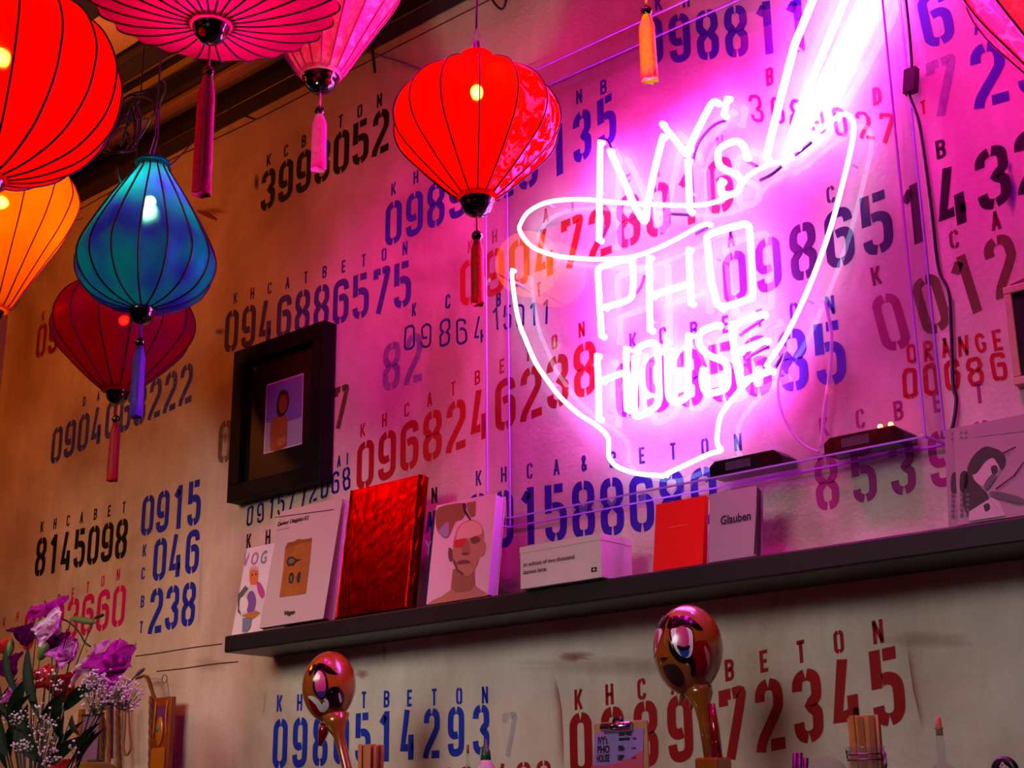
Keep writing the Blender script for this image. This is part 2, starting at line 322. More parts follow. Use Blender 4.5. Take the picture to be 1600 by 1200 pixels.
def text(s, c0, c1, h0, h1, col, op=.95, fade=0., wr=None, tk=.155, soft=0., lean=0., hand=False, letters=False, label=None, jit=0.):
    """one painted line on the wall; c0/c1: centres of first and last glyph, h0/h1: their heights, in photograph pixels"""
    rnd = random.Random(s+str(c0)); n = len(s); _layer[0] += 1
    Y = -.00025-.000008*_layer[0]
    A0, A1 = at(*c0), at(*c1)
    H0 = (at(c0[0], c0[1]-h0/2)-at(c0[0], c0[1]+h0/2)).z; H1 = (at(c1[0], c1[1]-h1/2)-at(c1[0], c1[1]+h1/2)).z
    pitch = (A1.x-A0.x)/max(1, n-1)
    V, F, A = [], [], []
    if letters: tk = max(tk, .17)
    for i, ch in enumerate(s):
        if ch == ' ': continue
        f = i/max(1, n-1); ctr = A0.lerp(A1, f); h = H0+(H1-H0)*f
        if n == 1: ctr = A0; h = H0
        wd = (wr or (.5 if letters else min(.6, .80*pitch/h)))*h
        if hand: wd *= .92; h *= rnd.uniform(.92, 1.06)
        t = tk*h; slope = (A1.z-A0.z)/(A1.x-A0.x) if n > 1 else 0
        jx, jz = rnd.uniform(-jit, jit)*h, rnd.uniform(-jit, jit)*h; ln = lean+rnd.uniform(-jit, jit)*2
        def fn(q, ctr=ctr): return Vector((ctr.x+jx+q.x+ln*q.y, Y, ctr.z+jz+q.y+slope*.8*q.x))
        for p, k0, k1 in GL[ch]:
            if hand: p = [(.5 if .4 < x < .6 and ch in '0896CO2357' else x, y) for x, y in p]
            q = [Vector((-(wd-t)/2+x*(wd-t), -(h-t)/2+y*(h-t))) for x, y in p]
            if hand: q = [a+Vector((rnd.uniform(-.02, .02), rnd.uniform(-.02, .02)))*h for a in q]
            if k0: q[0] = q[0]+(q[0]-q[1]).normalized()*t*.48
            if k1: q[-1] = q[-1]+(q[-1]-q[-2]).normalized()*t*.48
            if len(q) > 2 and len(p) > 3:
                q = [Vector((a.x, a.y)) for a in smoothpath([Vector((a.x, a.y, 0)) for a in q], 3)]
            strokes(q, t, soft*.35*h, V, F, A, fn, rnd)
    o = obj('painted_lettering' if letters else 'painted_number', V, F, paint_mat(col, op, fade), wall)
    at_ = o.data.attributes.new('soft', 'FLOAT', 'POINT'); at_.data.foreach_set('value', [float(a) for a in A])
    if label: o['label'] = label
    return o
BLK, BLU, RED, PUR, PNK, NAV, OLV = '0C0608', '1426A8', '9C0212', '3A1098', 'C40468', '0A0870', '5A4A08'
def num(s, c0, c1, h0, h1, col, **k): return text(s, c0, c1, h0, h1, col, **k)
def let(s, c0, c1, h0, h1, col, **k): return text(s, c0, c1, h0, h1, col, letters=True, **k)
num('3993052', (419, 296), (595, 206), 62, 68, BLK, soft=.03); let('KCBETON', (420, 250), (593, 157), 18, 21, BLK)
num('0989623', (615, 348), (825, 258), 68, 74, '2C0A98'); let('KH', (615, 295), (650, 277), 19, 20, '2C0A98')
num('135', (872, 235), (948, 189), 80, 80, '2C0A98', wr=.42); let('NB', (905, 151), (943, 136), 22, 23, '2C0A98')
num('0946886575', (362, 517), (629, 445), 65, 72, PUR, op=.85, fade=.25); let('KHCATBETON', (368, 466), (633, 388), 17, 21, PUR, op=.9)
num('09864', (640, 527), (750, 515), 42, 40, NAV, hand=True, tk=.10, jit=.05, wr=.58); num('15011', (775, 497), (854, 489), 36, 38, NAV, hand=True, tk=.11, jit=.05, wr=.5)
let('K', (647, 484), (647, 484), 20, 20, NAV, hand=True); let('C', (700, 471), (700, 471), 22, 22, NAV, hand=True); let('B', (779, 468), (779, 468), 22, 22, NAV, hand=True); let('T', (842, 452), (842, 452), 22, 22, NAV, hand=True)
num('82', (612, 572), (646, 560), 74, 78, '5A4AA8', op=.6, fade=.5)
num('0968246238', (571, 726), (914, 577), 75, 84, RED, label='large red stencilled phone number', soft=.012); let('KHCATBETON', (567, 672), (909, 515), 21, 24, RED)
num('091588689', (747, 815), (1100, 775), 90, 92, '2C0A98', label='large violet stencilled phone number'); let('KHCA&BETON', (748, 747), (1153, 691), 24, 28, '2E2A86', op=.8, fade=.2)
num('0904728016', (734, 440), (1125, 290), 72, 88, 'B40418'); let('KHCATBETON', (735, 385), (1125, 225), 20, 26, 'B40418', op=.6, fade=.4)
num('09865', (1148, 433), (1370, 349), 82, 98, '2C1050', wr=.5); let('A', (1142, 373), (1142, 373), 26, 26, '2C1050'); let('C', (1298, 304), (1298, 304), 27, 27, '2C1050')
num('0935685', (980, 608), (1297, 552), 88, 101, '2C0A98', wr=.5); let('KCBETON', (989, 533), (1297, 477), 26, 30, '2C0A98')
num('098811', (1020, 64), (1245, 38), 76, 88, '2C0A98', op=.85, fade=.25, wr=.46); let('KH', (1029, 5), (1072, 0), 24, 24, '2C0A98')
num('6', (1462, 28), (1462, 28), 92, 92, '3A1CA0', wr=.5, lean=-.1); num('7', (1473, 135), (1473, 135), 92, 92, '5A3AB0', op=.55, fade=.6, wr=.5)
num('25', (1545, 115), (1615, 95), 103, 106, '3018A0', wr=.5); let('A', (1528, 41), (1528, 41), 26, 26, '3018A0')
num('143', (1428, 335), (1551, 277), 95, 98, '14060E', wr=.52, soft=.015); num('2', (1614, 250), (1614, 250), 100, 100, '14060E', wr=.52, soft=.015); let('B', (1470, 233), (1470, 233), 30, 30, '14060E')
num('0', (1392, 503), (1392, 503), 94, 94, 'A00468', op=.7, wr=.50, lean=-.18); num('012', (1455, 475), (1568, 414), 95, 97, '6A5434', wr=.48, lean=-.18); let('K', (1369, 431), (1369, 431), 30, 30, '6A1040', lean=-.1); let('C', (1491, 374), (1491, 374), 29, 29, '6A2A30'); let('A', (1556, 345), (1556, 345), 30, 30, '6A2A30')
num('00686', (1421, 600), (1561, 574), 50, 50, 'B0081C', hand=True, tk=.15, jit=.03, wr=.55); let('ORANGE', (1425, 553), (1561, 530), 32, 34, 'B0081C', hand=True, wr=.55, jit=.04)
num('85390', (1292, 755), (1537, 702), 84, 92, 'A00C78', op=.8, fade=.15, wr=.48); let('KCBET', (1287, 667), (1530, 614), 30, 34, 'A00C78', op=.8)
num('8145098', (64, 870), (190, 842), 59, 61, BLK, soft=.03); let('KHCABET', (66, 823), (194, 793), 17, 18, BLK)
num('0923660', (46, 985), (186, 947), 62, 65, PNK); let('KHCABETON', (7, 972), (185, 898), 16, 18, PNK, op=.85)
num('0915', (231, 805), (304, 786), 62, 70, BLU, soft=.02); num('046', (250, 874), (301, 862), 66, 68, BLU, soft=.02); num('238', (244, 954), (295, 944), 70, 68, BLU, soft=.02)
for ch, p in zip('KCBT', ((226, 860), (224, 896), (223, 940), (221, 980))): let(ch, p, p, 19, 19, BLU)
num('0904068222', (89, 695), (291, 600), 56, 62, '2030A8', op=.8, fade=.35, soft=.02)
for ch, p in zip('DAA', ((132, 627), (154, 619), (243, 575))): let(ch, p, p, 15, 15, '2030A8', op=.8)
num('096', (65, 532), (103, 518), 52, 54, '8E0A10'); let('K', (68, 494), (68, 494), 15, 15, '8E0A10')
num('0915772068', (392, 806), (542, 748), 33, 38, NAV, hand=True, tk=.13, jit=.05, wr=.5); let('AI', (530, 721), (543, 717), 18, 18, NAV, hand=True)
let('KH', (389, 845), (419, 839), 22, 23, BLK); let('N', (679, 774), (679, 774), 25, 25, BLK); let('A', (672, 815), (672, 815), 30, 30, NAV)
num('7', (533, 636), (533, 636), 66, 66, OLV, op=.8, wr=.5); num('0', (352, 690), (352, 690), 66, 66, OLV, op=.7, fade=.5, wr=.5)
num('0980514293', (438, 1162), (752, 1140), 79, 79, '1030B0', wr=.46, label='blue stencilled phone number under the shelf'); let('KHCATBETON', (437, 1099), (758, 1086), 26, 27, '1030B0')
num('7', (797, 1148), (797, 1148), 70, 70, '6070A8', op=.5, fade=.7, wr=.45)
num('0889', (908, 1163), (1063, 1138), 100, 105, '940008', wr=.46, soft=.03); num('72345', (1146, 1130), (1387, 1073), 110, 121, '940008', wr=.46, soft=.035, label='tallest red stencilled digits below the shelf')
let('KHCA', (904, 1093), (1055, 1068), 32, 34, '940008', soft=.03); let('BETON', (1140, 1047), (1372, 987), 34, 37, '940008', soft=.03)
num('905432', (700, 1224), (850, 1214), 50, 52, 'A01018')
num('3689027', (1182, 168), (1385, 203), 46, 48, 'C01040', hand=True, tk=.12, jit=.06, wr=.5); let('B', (1203, 120), (1203, 120), 28, 28, 'C01040', hand=True); let('D', (1370, 150), (1370, 150), 28, 28, 'C01040', hand=True); let('T', (1443, 168), (1443, 168), 22, 22, 'B02010', hand=True)
let('KHCABETON', (112, 1014), (212, 1008), 14, 14, 'B06010', op=.4, fade=.5)
def overspray(pts, wpx, col, op):            # a band of overspray left along a stencil's edge
    V, F, A = [], [], []
    for i, (x, y) in enumerate(pts):
        e = 0 if i in (0, len(pts)-1) else 1
        for k, a in ((0, 1), (.25, .5), (.6, .15), (1, 0)): V.append(at(x+wpx*k, y, -.0005)); A.append(a*e)
    for i in range(len(pts)-1):
        for j in range(3): q = i*4+j; F.append((q, q+1, q+5, q+4))
    o = obj('overspray', V, F, paint_mat(col, op, .2), wall); t = o.data.attributes.new('soft', 'FLOAT', 'POINT'); t.data.foreach_set('value', [float(a) for a in A])
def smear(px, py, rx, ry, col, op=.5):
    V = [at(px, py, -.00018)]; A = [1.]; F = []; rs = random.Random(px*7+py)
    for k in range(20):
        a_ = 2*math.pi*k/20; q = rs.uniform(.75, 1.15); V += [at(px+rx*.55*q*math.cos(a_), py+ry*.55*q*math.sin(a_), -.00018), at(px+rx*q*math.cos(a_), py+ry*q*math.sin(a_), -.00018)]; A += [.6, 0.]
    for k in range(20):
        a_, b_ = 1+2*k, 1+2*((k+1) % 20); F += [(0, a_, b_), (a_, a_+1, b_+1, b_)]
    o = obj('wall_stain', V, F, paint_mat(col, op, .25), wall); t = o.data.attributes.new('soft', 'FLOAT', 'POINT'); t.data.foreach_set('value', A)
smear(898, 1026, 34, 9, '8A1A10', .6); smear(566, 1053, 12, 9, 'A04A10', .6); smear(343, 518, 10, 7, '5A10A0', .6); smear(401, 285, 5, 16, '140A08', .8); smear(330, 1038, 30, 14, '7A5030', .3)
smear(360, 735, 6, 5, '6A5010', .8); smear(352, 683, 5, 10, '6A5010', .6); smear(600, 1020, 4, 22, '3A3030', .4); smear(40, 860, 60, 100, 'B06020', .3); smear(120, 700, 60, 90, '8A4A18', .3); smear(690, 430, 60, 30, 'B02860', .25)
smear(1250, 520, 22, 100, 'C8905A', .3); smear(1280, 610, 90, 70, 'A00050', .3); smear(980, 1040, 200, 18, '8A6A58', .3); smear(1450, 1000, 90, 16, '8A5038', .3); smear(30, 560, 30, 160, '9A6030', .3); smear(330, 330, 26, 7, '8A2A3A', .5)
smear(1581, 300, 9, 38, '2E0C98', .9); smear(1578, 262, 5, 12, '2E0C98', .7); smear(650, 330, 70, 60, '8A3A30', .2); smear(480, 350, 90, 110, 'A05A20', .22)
overspray([(866, 1050), (873, 1080), (878, 1110), (880, 1150), (882, 1215)], -16, '9C2030', .6)
overspray([(1416, 1000), (1421, 1040), (1427, 1080), (1433, 1105), (1440, 1140)], 14, '9C2030', .6)
overspray([(315, 840), (312, 900), (310, 960), (309, 985)], 8, '20409E', .3)
overspray([(418, 1070), (416, 1090), (414, 1110), (412, 1125)], -8, '20808E', .35)

# ------------------------------------------------------------------ shelf
SZ0, SZ1, SY = 2.010, 2.051, -.152
SH = mat('171216', .42, spec=.5, noise=.15, scale=6)
xl = at(350, 1010, SY).x
shelf = G().box((xl, SY, SZ0), (.35, 0, SZ1), .004).out('wall_shelf', SH)
tag(shelf, 'long black ledge shelf under the neon sign carrying books', 'shelf')

# ------------------------------------------------------------------ neon sign
CY, CB, CT = -.080, 2.226, 3.262               # case depth, bottom, top
CX0, CX1 = at(760, 600, CY).x, at(1446, 684, CY).x
sign = thing('neon_sign', 'bowl-shaped neon sign reading IVYs PHO HOUSE inside its clear case', 'neon sign', (CX0, 0, CB))
def sp(o): o.parent = sign; o.matrix_parent_inverse = Matrix.Translation(-Vector(sign.location)); return o
NEON_W = emis('neon_white_blue', (.50, .80, 1.0), 8)
NEON_P = emis('neon_pink_violet', (1.0, .070, .90), 95)
NY = -.040
def neon(pts, m, r=.0058, y=NY, name='neon_tube', sm=4):
    P = [at(a, b, y) for a, b in pts]
    P = smoothpath(P, sm) if len(P) > 2 and sm else P
    # turn the ends back to the panel, as bent glass does
    P = [P[0]+Vector((0, .011, 0))]+P+[P[-1]+Vector((0, .011, 0))]
    return sp(G().tube(P, r, 8).out(name, m, smooth=True))
neon([(800, 422), (801, 442), (807, 485), (813, 510), (820, 527), (830, 552), (840, 572), (858, 598), (877, 622), (905, 647), (927, 661), (944, 675), (951, 688), (951, 705), (953, 717), (966, 730), (996, 740), (1031, 743)], NEON_W, .0046)
neon([(1038, 742), (1070, 727), (1109, 709), (1127, 704), (1121, 694), (1121, 677), (1126, 650), (1143, 625), (1165, 600), (1190, 580)], NEON_W, .0046)
neon([(1197, 571), (1225, 530), (1256, 467), (1281, 405), (1300, 349), (1314, 297), (1325, 253), (1332, 220), (1334, 198), (1329, 183), (1317, 179), (1297, 190), (1270, 211), (1242, 233), (1226, 248)], NEON_W, .0046)
neon([(1220, 252), (1195, 260), (1168, 276), (1150, 299), (1122, 314), (1097, 320), (1060, 321), (1010, 319), (960, 316), (920, 312), (885, 312), (852, 317), (827, 330), (815, 346), (812, 360), (827, 382), (852, 395), (885, 402), (935, 405), (985, 402), (1022, 390), (1060, 372), (1092, 354), (1107, 350)], NEON_W, .0046)
for p in ([(1197, 247), (1218, 160), (1242, 69), (1270, 0), (1292, -62)], [(1226, 243), (1254, 160), (1283, 90), (1320, 0), (1340, -60)],
          [(1232, 243), (1268, 160), (1302, 90), (1346, 0), (1372, -64)], [(1244, 228), (1284, 160), (1318, 100), (1366, 10), (1384, -40)]): neon(p, NEON_P, .0080, sm=0)
for p in ([(938, 222), (937, 300), (936, 375)], [(953, 236), (975, 283), (995, 328), (1008, 346), (1012, 320), (1023, 265), (1036, 213)],
          [(1035, 194), (1052, 215), (1072, 240)], [(1120, 160), (1112, 162), (1094, 195), (1076, 232)], [(1075, 250), (1078, 330)], [(1137, 153), (1131, 180)],
          [(1166, 245), (1162, 228), (1148, 221), (1125, 232), (1122, 250), (1128, 262), (1154, 275), (1157, 290), (1148, 302), (1130, 304), (1126, 295), (1127, 283)],
          [(940, 525), (935, 440), (935, 422), (945, 415), (977, 406), (988, 412), (989, 450), (982, 468), (945, 480)],
          [(1014, 402), (1015, 460), (1016, 516)], [(1020, 461), (1072, 445)], [(1076, 390), (1078, 430), (1080, 474)],
          [(1121, 476), (1112, 440), (1106, 385), (1108, 367), (1155, 352), (1168, 352), (1172, 370), (1176, 455), (1170, 467), (1127, 481)],
          [(933, 556), (935, 600), (936, 655)], [(941, 595), (972, 583)], [(978, 545), (979, 590), (980, 640)],
          [(993, 548), (1003, 540), (1018, 536), (1027, 545), (1029, 590), (1029, 625), (1021, 638), (998, 650), (991, 642), (992, 590), (992, 560)],
          [(1042, 533), (1043, 580), (1045, 618), (1055, 628), (1070, 622), (1075, 610), (1075, 565), (1076, 524)],
          [(1122, 508), (1104, 514), (1092, 524), (1095, 543), (1110, 556), (1133, 567), (1137, 590), (1132, 608), (1106, 614), (1098, 600), (1098, 578)],
          [(1143, 507), (1148, 550), (1157, 600)], [(1146, 507), (1192, 491)], [(1156, 548), (1196, 532)], [(1161, 596), (1204, 579)]):
    neon(p, NEON_P, .0070)
BLKO = mat('1A0A3A', .4)
for p in ([(1082, 254), (1090, 225), (1107, 203), (1120, 193), (1134, 188)], [(944, 218), (950, 222), (956, 236)], [(1187, 282), (1205, 273), (1221, 260)], [(1228, 252), (1248, 238), (1268, 222)],
          [(1087, 366), (1105, 356)], [(946, 484), (980, 468), (1000, 450), (1007, 430)], [(1045, 334), (1079, 336)], [(1081, 455), (1083, 480)], [(1019, 470), (1018, 516)], [(1168, 252), (1186, 262)],
          [(1156, 524), (1195, 496)], [(1166, 560), (1200, 540)], [(1210, 576), (1225, 552)], [(1083, 528), (1103, 575)], [(800, 432), (806, 445)], [(936, 380), (946, 352)]):
    P = smoothpath([at(a, b, -.026) for a, b in p], 4); sp(G().tube(P, .0038, 6).out('blackout_tube', BLKO, smooth=True))
SUP = clear_mat('glass_post', (.9, .9, .95), 1.5, .05, .3, (.9, .8, .95))
for p in ((802, 440), (858, 598), (952, 716), (1100, 714), (1256, 467), (1325, 253), (852, 317), (985, 402), (937, 300), (1078, 300), (1015, 500), (936, 640), (1240, 70), (1110, 400), (1150, 560)):
    a = at(p[0], p[1], NY); sp(G().tube([a+Vector((0, .004, 0)), a+Vector((0, .034, 0))], .003, 6).out('glass_support', SUP, smooth=True))
ACR = clear_mat('acrylic', (.965, .945, .985), 1.42, .008)
EDG, nt, o_ = newmat('acrylic_cut_edge')
_d = N(nt, 'ShaderNodeBsdfPrincipled', Roughness=.3); _d.inputs['Base Color'].default_value = (.45, .22, 1, 1); _t = N(nt, 'ShaderNodeBsdfTransparent'); _m = N(nt, 'ShaderNodeMixShader', Fac=.9)  # violet base colour stands in for neon light piped to the clear edges
nt.links.new(_t.outputs[0], _m.inputs[1]); nt.links.new(_d.outputs[0], _m.inputs[2]); nt.links.new(_m.outputs[0], o_.inputs[0])
th = .004
def panel(a, b, name): return sp(G().box(a, b).out(name, ACR))
panel((CX0, CY, CB), (CX1, CY+th, CT), 'front_panel'); panel((CX0+th, -.006, CB+th), (CX1-th, -.002, CT-th), 'back_panel')
panel((CX0, CY+th, CB), (CX0+th, -.002, CT), 'side_panel'); panel((CX1-th, CY+th, CB), (CX1, -.002, CT), 'side_panel')
panel((CX0+th, CY+th, CB), (CX1-th, -.002, CB+th), 'bottom_panel'); panel((CX0+th, CY+th, CT-th), (CX1-th, -.002, CT), 'top_panel')
e = .0032
for x in (CX0, CX1):
    for y in (CY, -.006): sp(G().box((x-e/2, y-e/2, CB), (x+e/2, y+e/2, CT)).out('panel_edge', EDG))
for z in (CB, CT):
    for y in (CY, -.006): sp(G().box((CX0, y-e/2, z-e/2), (CX1, y+e/2, z+e/2)).out('panel_edge', EDG))
    for x in (CX0, CX1): sp(G().box((x-e/2, CY, z-e/2), (x+e/2, -.006, z+e/2)).out('panel_edge', EDG))
BOXM = mat('0B080C', .22, spec=.6)
LED = emis('red_led', (1, .08, .02), 30)
def transformer(p0, p1, label, leds):
    x0, x1 = at(*p0, -.06).x, at(*p1, -.06).x; z = CB+th+.0005
    t = thing('sign_transformer', label, 'transformer', ((x0+x1)/2, -.042, z), 'power boxes in the sign case')
    hx = (x1-x0)/2; h = .030
    prof = [(-hx, 0), (hx, 0), (hx, h*.55), (hx-.018, h), (-hx+.012, h), (-hx, h*.7)]
    vs = [(x, y, zz) for y in (-.026, .026) for x, zz in prof]; k = 6
    obj('housing', vs, [tuple(range(k)), tuple(range(2*k-1, k-1, -1))]+[(i, i+k, (i+1) % k+k, (i+1) % k) for i in range(k)], BOXM, t)
    G().box((-hx*.55, -.0268, h*.25), (hx*.15, -.0255, h*.8)).out('rating_plate', mat('3A3440', .5), t)
    for u in leds: G().ball((hx*u, -.021, h+.003), .0050, 8, 5).out('indicator_lamp', LED, t)
    G().tube(smoothpath([(-hx, 0, h*.4), (-hx-.02, .005, h*.3), (-hx-.035, .012, h*.15)], 4), .0025, 6).out('power_lead', BOXM, t)
transformer((1113, 740), (1226, 720), 'black power box inside the case below the bowl foot, without lamps', ())
transformer((1292, 712), (1416, 685), 'black power box with two glowing red lamps in the case corner', (.42, .68))
HV = clear_mat('clear_cable', (.9, .8, 1), 1.5, .1, .45, (.85, .45, .95))
for k, p in enumerate(([(1288, 470), (1299, 521), (1296, 584), (1288, 644), (1283, 700)], [(1228, 548), (1216, 595), (1219, 636), (1235, 672), (1257, 696), (1279, 706)])):
    P = smoothpath([at(a, b, -.03) for a, b in p], 6); sp(G().tube(P, .0036 if k == 0 else .0026, 8).out('clear_lead', HV, smooth=True))
P = smoothpath([at(a, b, -.012) for a, b in ((1410, -40), (1415, 0), (1421, 60), (1424, 110), (1420, 145), (1435, 190), (1447, 265), (1456, 335), (1466, 420), (1482, 457), (1486, 520), (1489, 600), (1494, 625), (1488, 668), (1476, 686))], 6)
cord = G().tube(P, .0036, 8).out('power_cord', mat('08060A', .4), smooth=True); tag(cord, 'black power cord hanging down the wall right of the sign case', 'cord')
a, b = at(1424, 108, -.014), at(1422, 145, -.014); d = (b-a).normalized(); s_ = Vector((1, 0, 0))*.0115
g = G(); g.hexa([a-s_+Vector((0, -.008, 0)), b-s_+Vector((0, -.008, 0)), b+s_+Vector((0, -.008, 0)), a+s_+Vector((0, -.008, 0))], (0, .018, 0)); g.out('inline_switch', mat('0A080C', .35), cord)

# ------------------------------------------------------------------ books and prints on the shelf
class Plane:                                   # a leaning cover: front face through base edge, leaning back by 'run' over height
    def __init__(s, bl, br, tl, lean, zs=SZ1+.0006, y=None, thick=.02):
        s.y = y if y is not None else (atz(*bl, zs).y+atz(*br, zs).y)/2
        s.zs = zs; s.x0, s.x1 = at(*bl, s.y).x, at(*br, s.y).x
        h = .25
        for _ in range(6): h = at(*tl, s.y+lean*h).z-zs
        s.h = h; s.lean = lean; s.t = thick
        s.n = Vector((0, -1, lean)).normalized()          # toward the viewer
        s.up = Vector((0, lean, 1)).normalized(); s.H = h*math.sqrt(1+lean*lean)
        s.lift = thick*abs(s.n.z)
    def p(s, u, v, o=0.): return Vector((s.x0+(s.x1-s.x0)*u, s.y, s.zs+s.lift))+s.up*(s.H*v)+s.n*o
    def px(s, a, b, o=0.):
        d = ray(a, b); q = Vector((s.x0, s.y, s.zs+s.lift)); t = (q-CAM).dot(s.n)/d.dot(s.n); return CAM+d*t+s.n*o
def decal(pl, poly, m, parent, name, lay=1, px=True, smooth=0):
    P = [(pl.px if px else pl.p)(x, y, .0004+.0003*lay) for x, y in poly]
    if smooth: P = smoothpath(P, smooth, True)
    o = Vector(parent.location); return obj(name, [q-o for q in P], [tuple(range(len(P)))], m, parent)
def book(name, label, cat, pl, cover, pages, group=None, side='pages', bev=0):
    o = pl.p(0, 0); t = thing(name, label, cat, o, group); u = lambda a, b, c: pl.p(a, b, c)-o
    T, c = pl.t, .0022; W = abs(pl.x1-pl.x0); e = c/W; ey = .003/pl.H
    g = G()
    g.hexa([u(0, 0, 0), u(1, 0, 0), u(1, 1, 0), u(0, 1, 0)], -pl.n*c)
    g.hexa([u(0, 0, -T+c), u(1, 0, -T+c), u(1, 1, -T+c), u(0, 1, -T+c)], -pl.n*c)
    if side == 'pages': g.hexa([u(0, 0, -c), u(e, 0, -c), u(e, 1, -c), u(0, 1, -c)], -pl.n*(T-2*c))
    else: g.hexa([u(1-e, 0, -c), u(1, 0, -c), u(1, 1, -c), u(1-e, 1, -c)], -pl.n*(T-2*c))
    g.out('cover', cover, t)
    x0, x1 = (e, 1-.003/W) if side == 'pages' else (.003/W, 1-e)
    G().hexa([u(x0, ey, -c), u(x1, ey, -c), u(x1, 1-ey, -c), u(x0, 1-ey, -c)], -pl.n*(T-2*c)).out('pages', pages, t)
    return t
PAPER = mat('CFC6C0', .7, noise=.06, scale=60)
def printed(pl, s, px_, h, col, parent, bold=0., sx=1., name='printed_text', slope=None, lay=3):
    """flat lettering; px_: left end of baseline in photograph pixels, h in metres"""
    cu = bpy.data.curves.new('t', 'FONT'); cu.body = s; cu.size = h; cu.offset = bold; cu.resolution_u = 3
    o = bpy.data.objects.new('t', cu); C.objects.link(o); bpy.context.view_layer.update()
    me = bpy.data.meshes.new_from_object(o.evaluated_get(bpy.context.evaluated_depsgraph_get())); bpy.data.objects.remove(o)
    b = pl.px(*px_, .0004+.0003*lay); org = Vector(parent.location)
    for v in me.vertices: v.co = b+Vector((v.co.x*sx, 0, 0))+pl.up*v.co.y-org
    me.materials.clear(); me.materials.append(col); o = bpy.data.objects.new(name, me); C.objects.link(o); o.parent = parent
    return o
INK = mat('1C1614', .7)
# fashion magazine at the left end
pl = Plane((362, 990), (445, 978), (377, 860), .16, y=-.138, thick=.008)
t = book('magazine', 'white magazine with painted figure cover at the left end of the shelf', 'magazine', pl, mat('D8D0D2', .45), PAPER)
for ch, x, c in (('V', 381, '8A80C0'), ('O', 393, 'A070A0'), ('G', 408, '808070'), ('U', 428, '8A80B0'), ('E', 441, '8A80B0')): printed(pl, ch, (x-2, 885-(x-381)*.14), .046, mat(c, .6), t, .0006, sx=.78)
decal(pl, [(391, 892), (397, 888), (403, 890), (404, 900), (402, 912), (398, 919), (393, 917), (390, 905)], mat('C87030', .6), t, 'printed_face', 1, smooth=3)
decal(pl, [(389, 893), (392, 886), (399, 884), (405, 888), (403, 891), (396, 890)], mat('C8A0A8', .6), t, 'printed_hair', 2)
decal(pl, [(385, 918), (398, 914), (412, 922), (416, 950), (410, 962), (386, 966), (376, 950), (372, 935)], mat('C8C0C4', .6), t, 'printed_coat', 2, smooth=3)
decal(pl, [(372, 930), (384, 915), (389, 920), (380, 932), (374, 950), (378, 962), (372, 957)], mat('4A5A50', .6), t, 'printed_sleeve', 3)
decal(pl, [(388, 928), (396, 924), (401, 940), (396, 958), (388, 958), (386, 944)], mat('6A4A98', .6), t, 'printed_patch', 4, smooth=3)
decal(pl, [(402, 910), (408, 912), (414, 926), (411, 936), (404, 926)], mat('A83A88', .6), t, 'printed_patch', 4, smooth=3)
decal(pl, [(378, 962), (400, 954), (408, 958), (398, 966), (390, 968)], mat('A86A30', .6), t, 'printed_arm', 5)
decal(pl, [(380, 966), (394, 966), (392, 980), (386, 988), (379, 988)], mat('6A7888', .6), t, 'printed_leg', 5)
decal(pl, [(377, 935), (386, 934), (389, 945), (384, 956), (376, 952)], mat('D8D4D2', .6), t, 'printed_shape', 6, smooth=3)
decal(pl, [(394, 898), (396, 897), (396, 900), (394, 900)], INK, t, 'printed_eye', 6); decal(pl, [(400, 896), (402, 896), (402, 899), (400, 899)], INK, t, 'printed_eye', 6)
# pale grey book
pl = Plane((405, 984), (505, 969), (429, 805), .17, y=-.150, thick=.034)
t = book('art_book', 'pale grey thick book with brown paper collage on its cover', 'book', pl, mat('B8A8A4', .6), PAPER)
decal(pl, [(429.5, 808), (522, 795.6), (522, 796.8), (429.5, 809.2)], INK, t, 'printed_rule', 1)
decal(pl, [(450, 848), (455, 849), (466, 842), (478, 843), (488, 840.5), (484, 880), (478, 928), (437, 933.5), (443, 890), (446, 856)], mat('9A5A10', .7, noise=.2, scale=40), t, 'printed_collage', 2)
decal(pl, [(451, 848), (488, 840.5), (487, 846), (470, 849), (455, 855), (446, 857)], mat('7A4208', .7), t, 'printed_fold', 3)
decal(pl, [(448, 878), (451, 871), (459, 870), (464, 874), (473, 874), (464, 878), (459, 884), (451, 885)], INK, t, 'printed_fish', 4)
decal(pl, [(451, 877), (454, 873), (459, 873), (462, 876), (458, 881), (452, 881)], mat('6A5A3A', .7), t, 'printed_fish_body', 5)
decal(pl, [(452, 902), (454, 896), (458, 895), (460, 900), (459, 908), (456, 912), (452, 910)], INK, t, 'printed_mark', 4, smooth=3); decal(pl, [(454, 902), (456, 899), (457.5, 902), (457, 907), (455, 909)], mat('7A5A20', .7), t, 'printed_mark', 5)
decal(pl, [(466, 897), (469, 893), (470.5, 897), (469, 908), (466, 911), (464, 906)], INK, t, 'printed_mark', 4, smooth=3)
printed(pl, 'Dankor Obigloko K2', (434, 822), .0135, INK, t, .0004, 1.02); printed(pl, 'the little artbook', (433, 830), .007, mat('6A605A', .7), t, 0, 1.)
printed(pl, 'Vögen', (444, 962), .0155, INK, t, .0006)
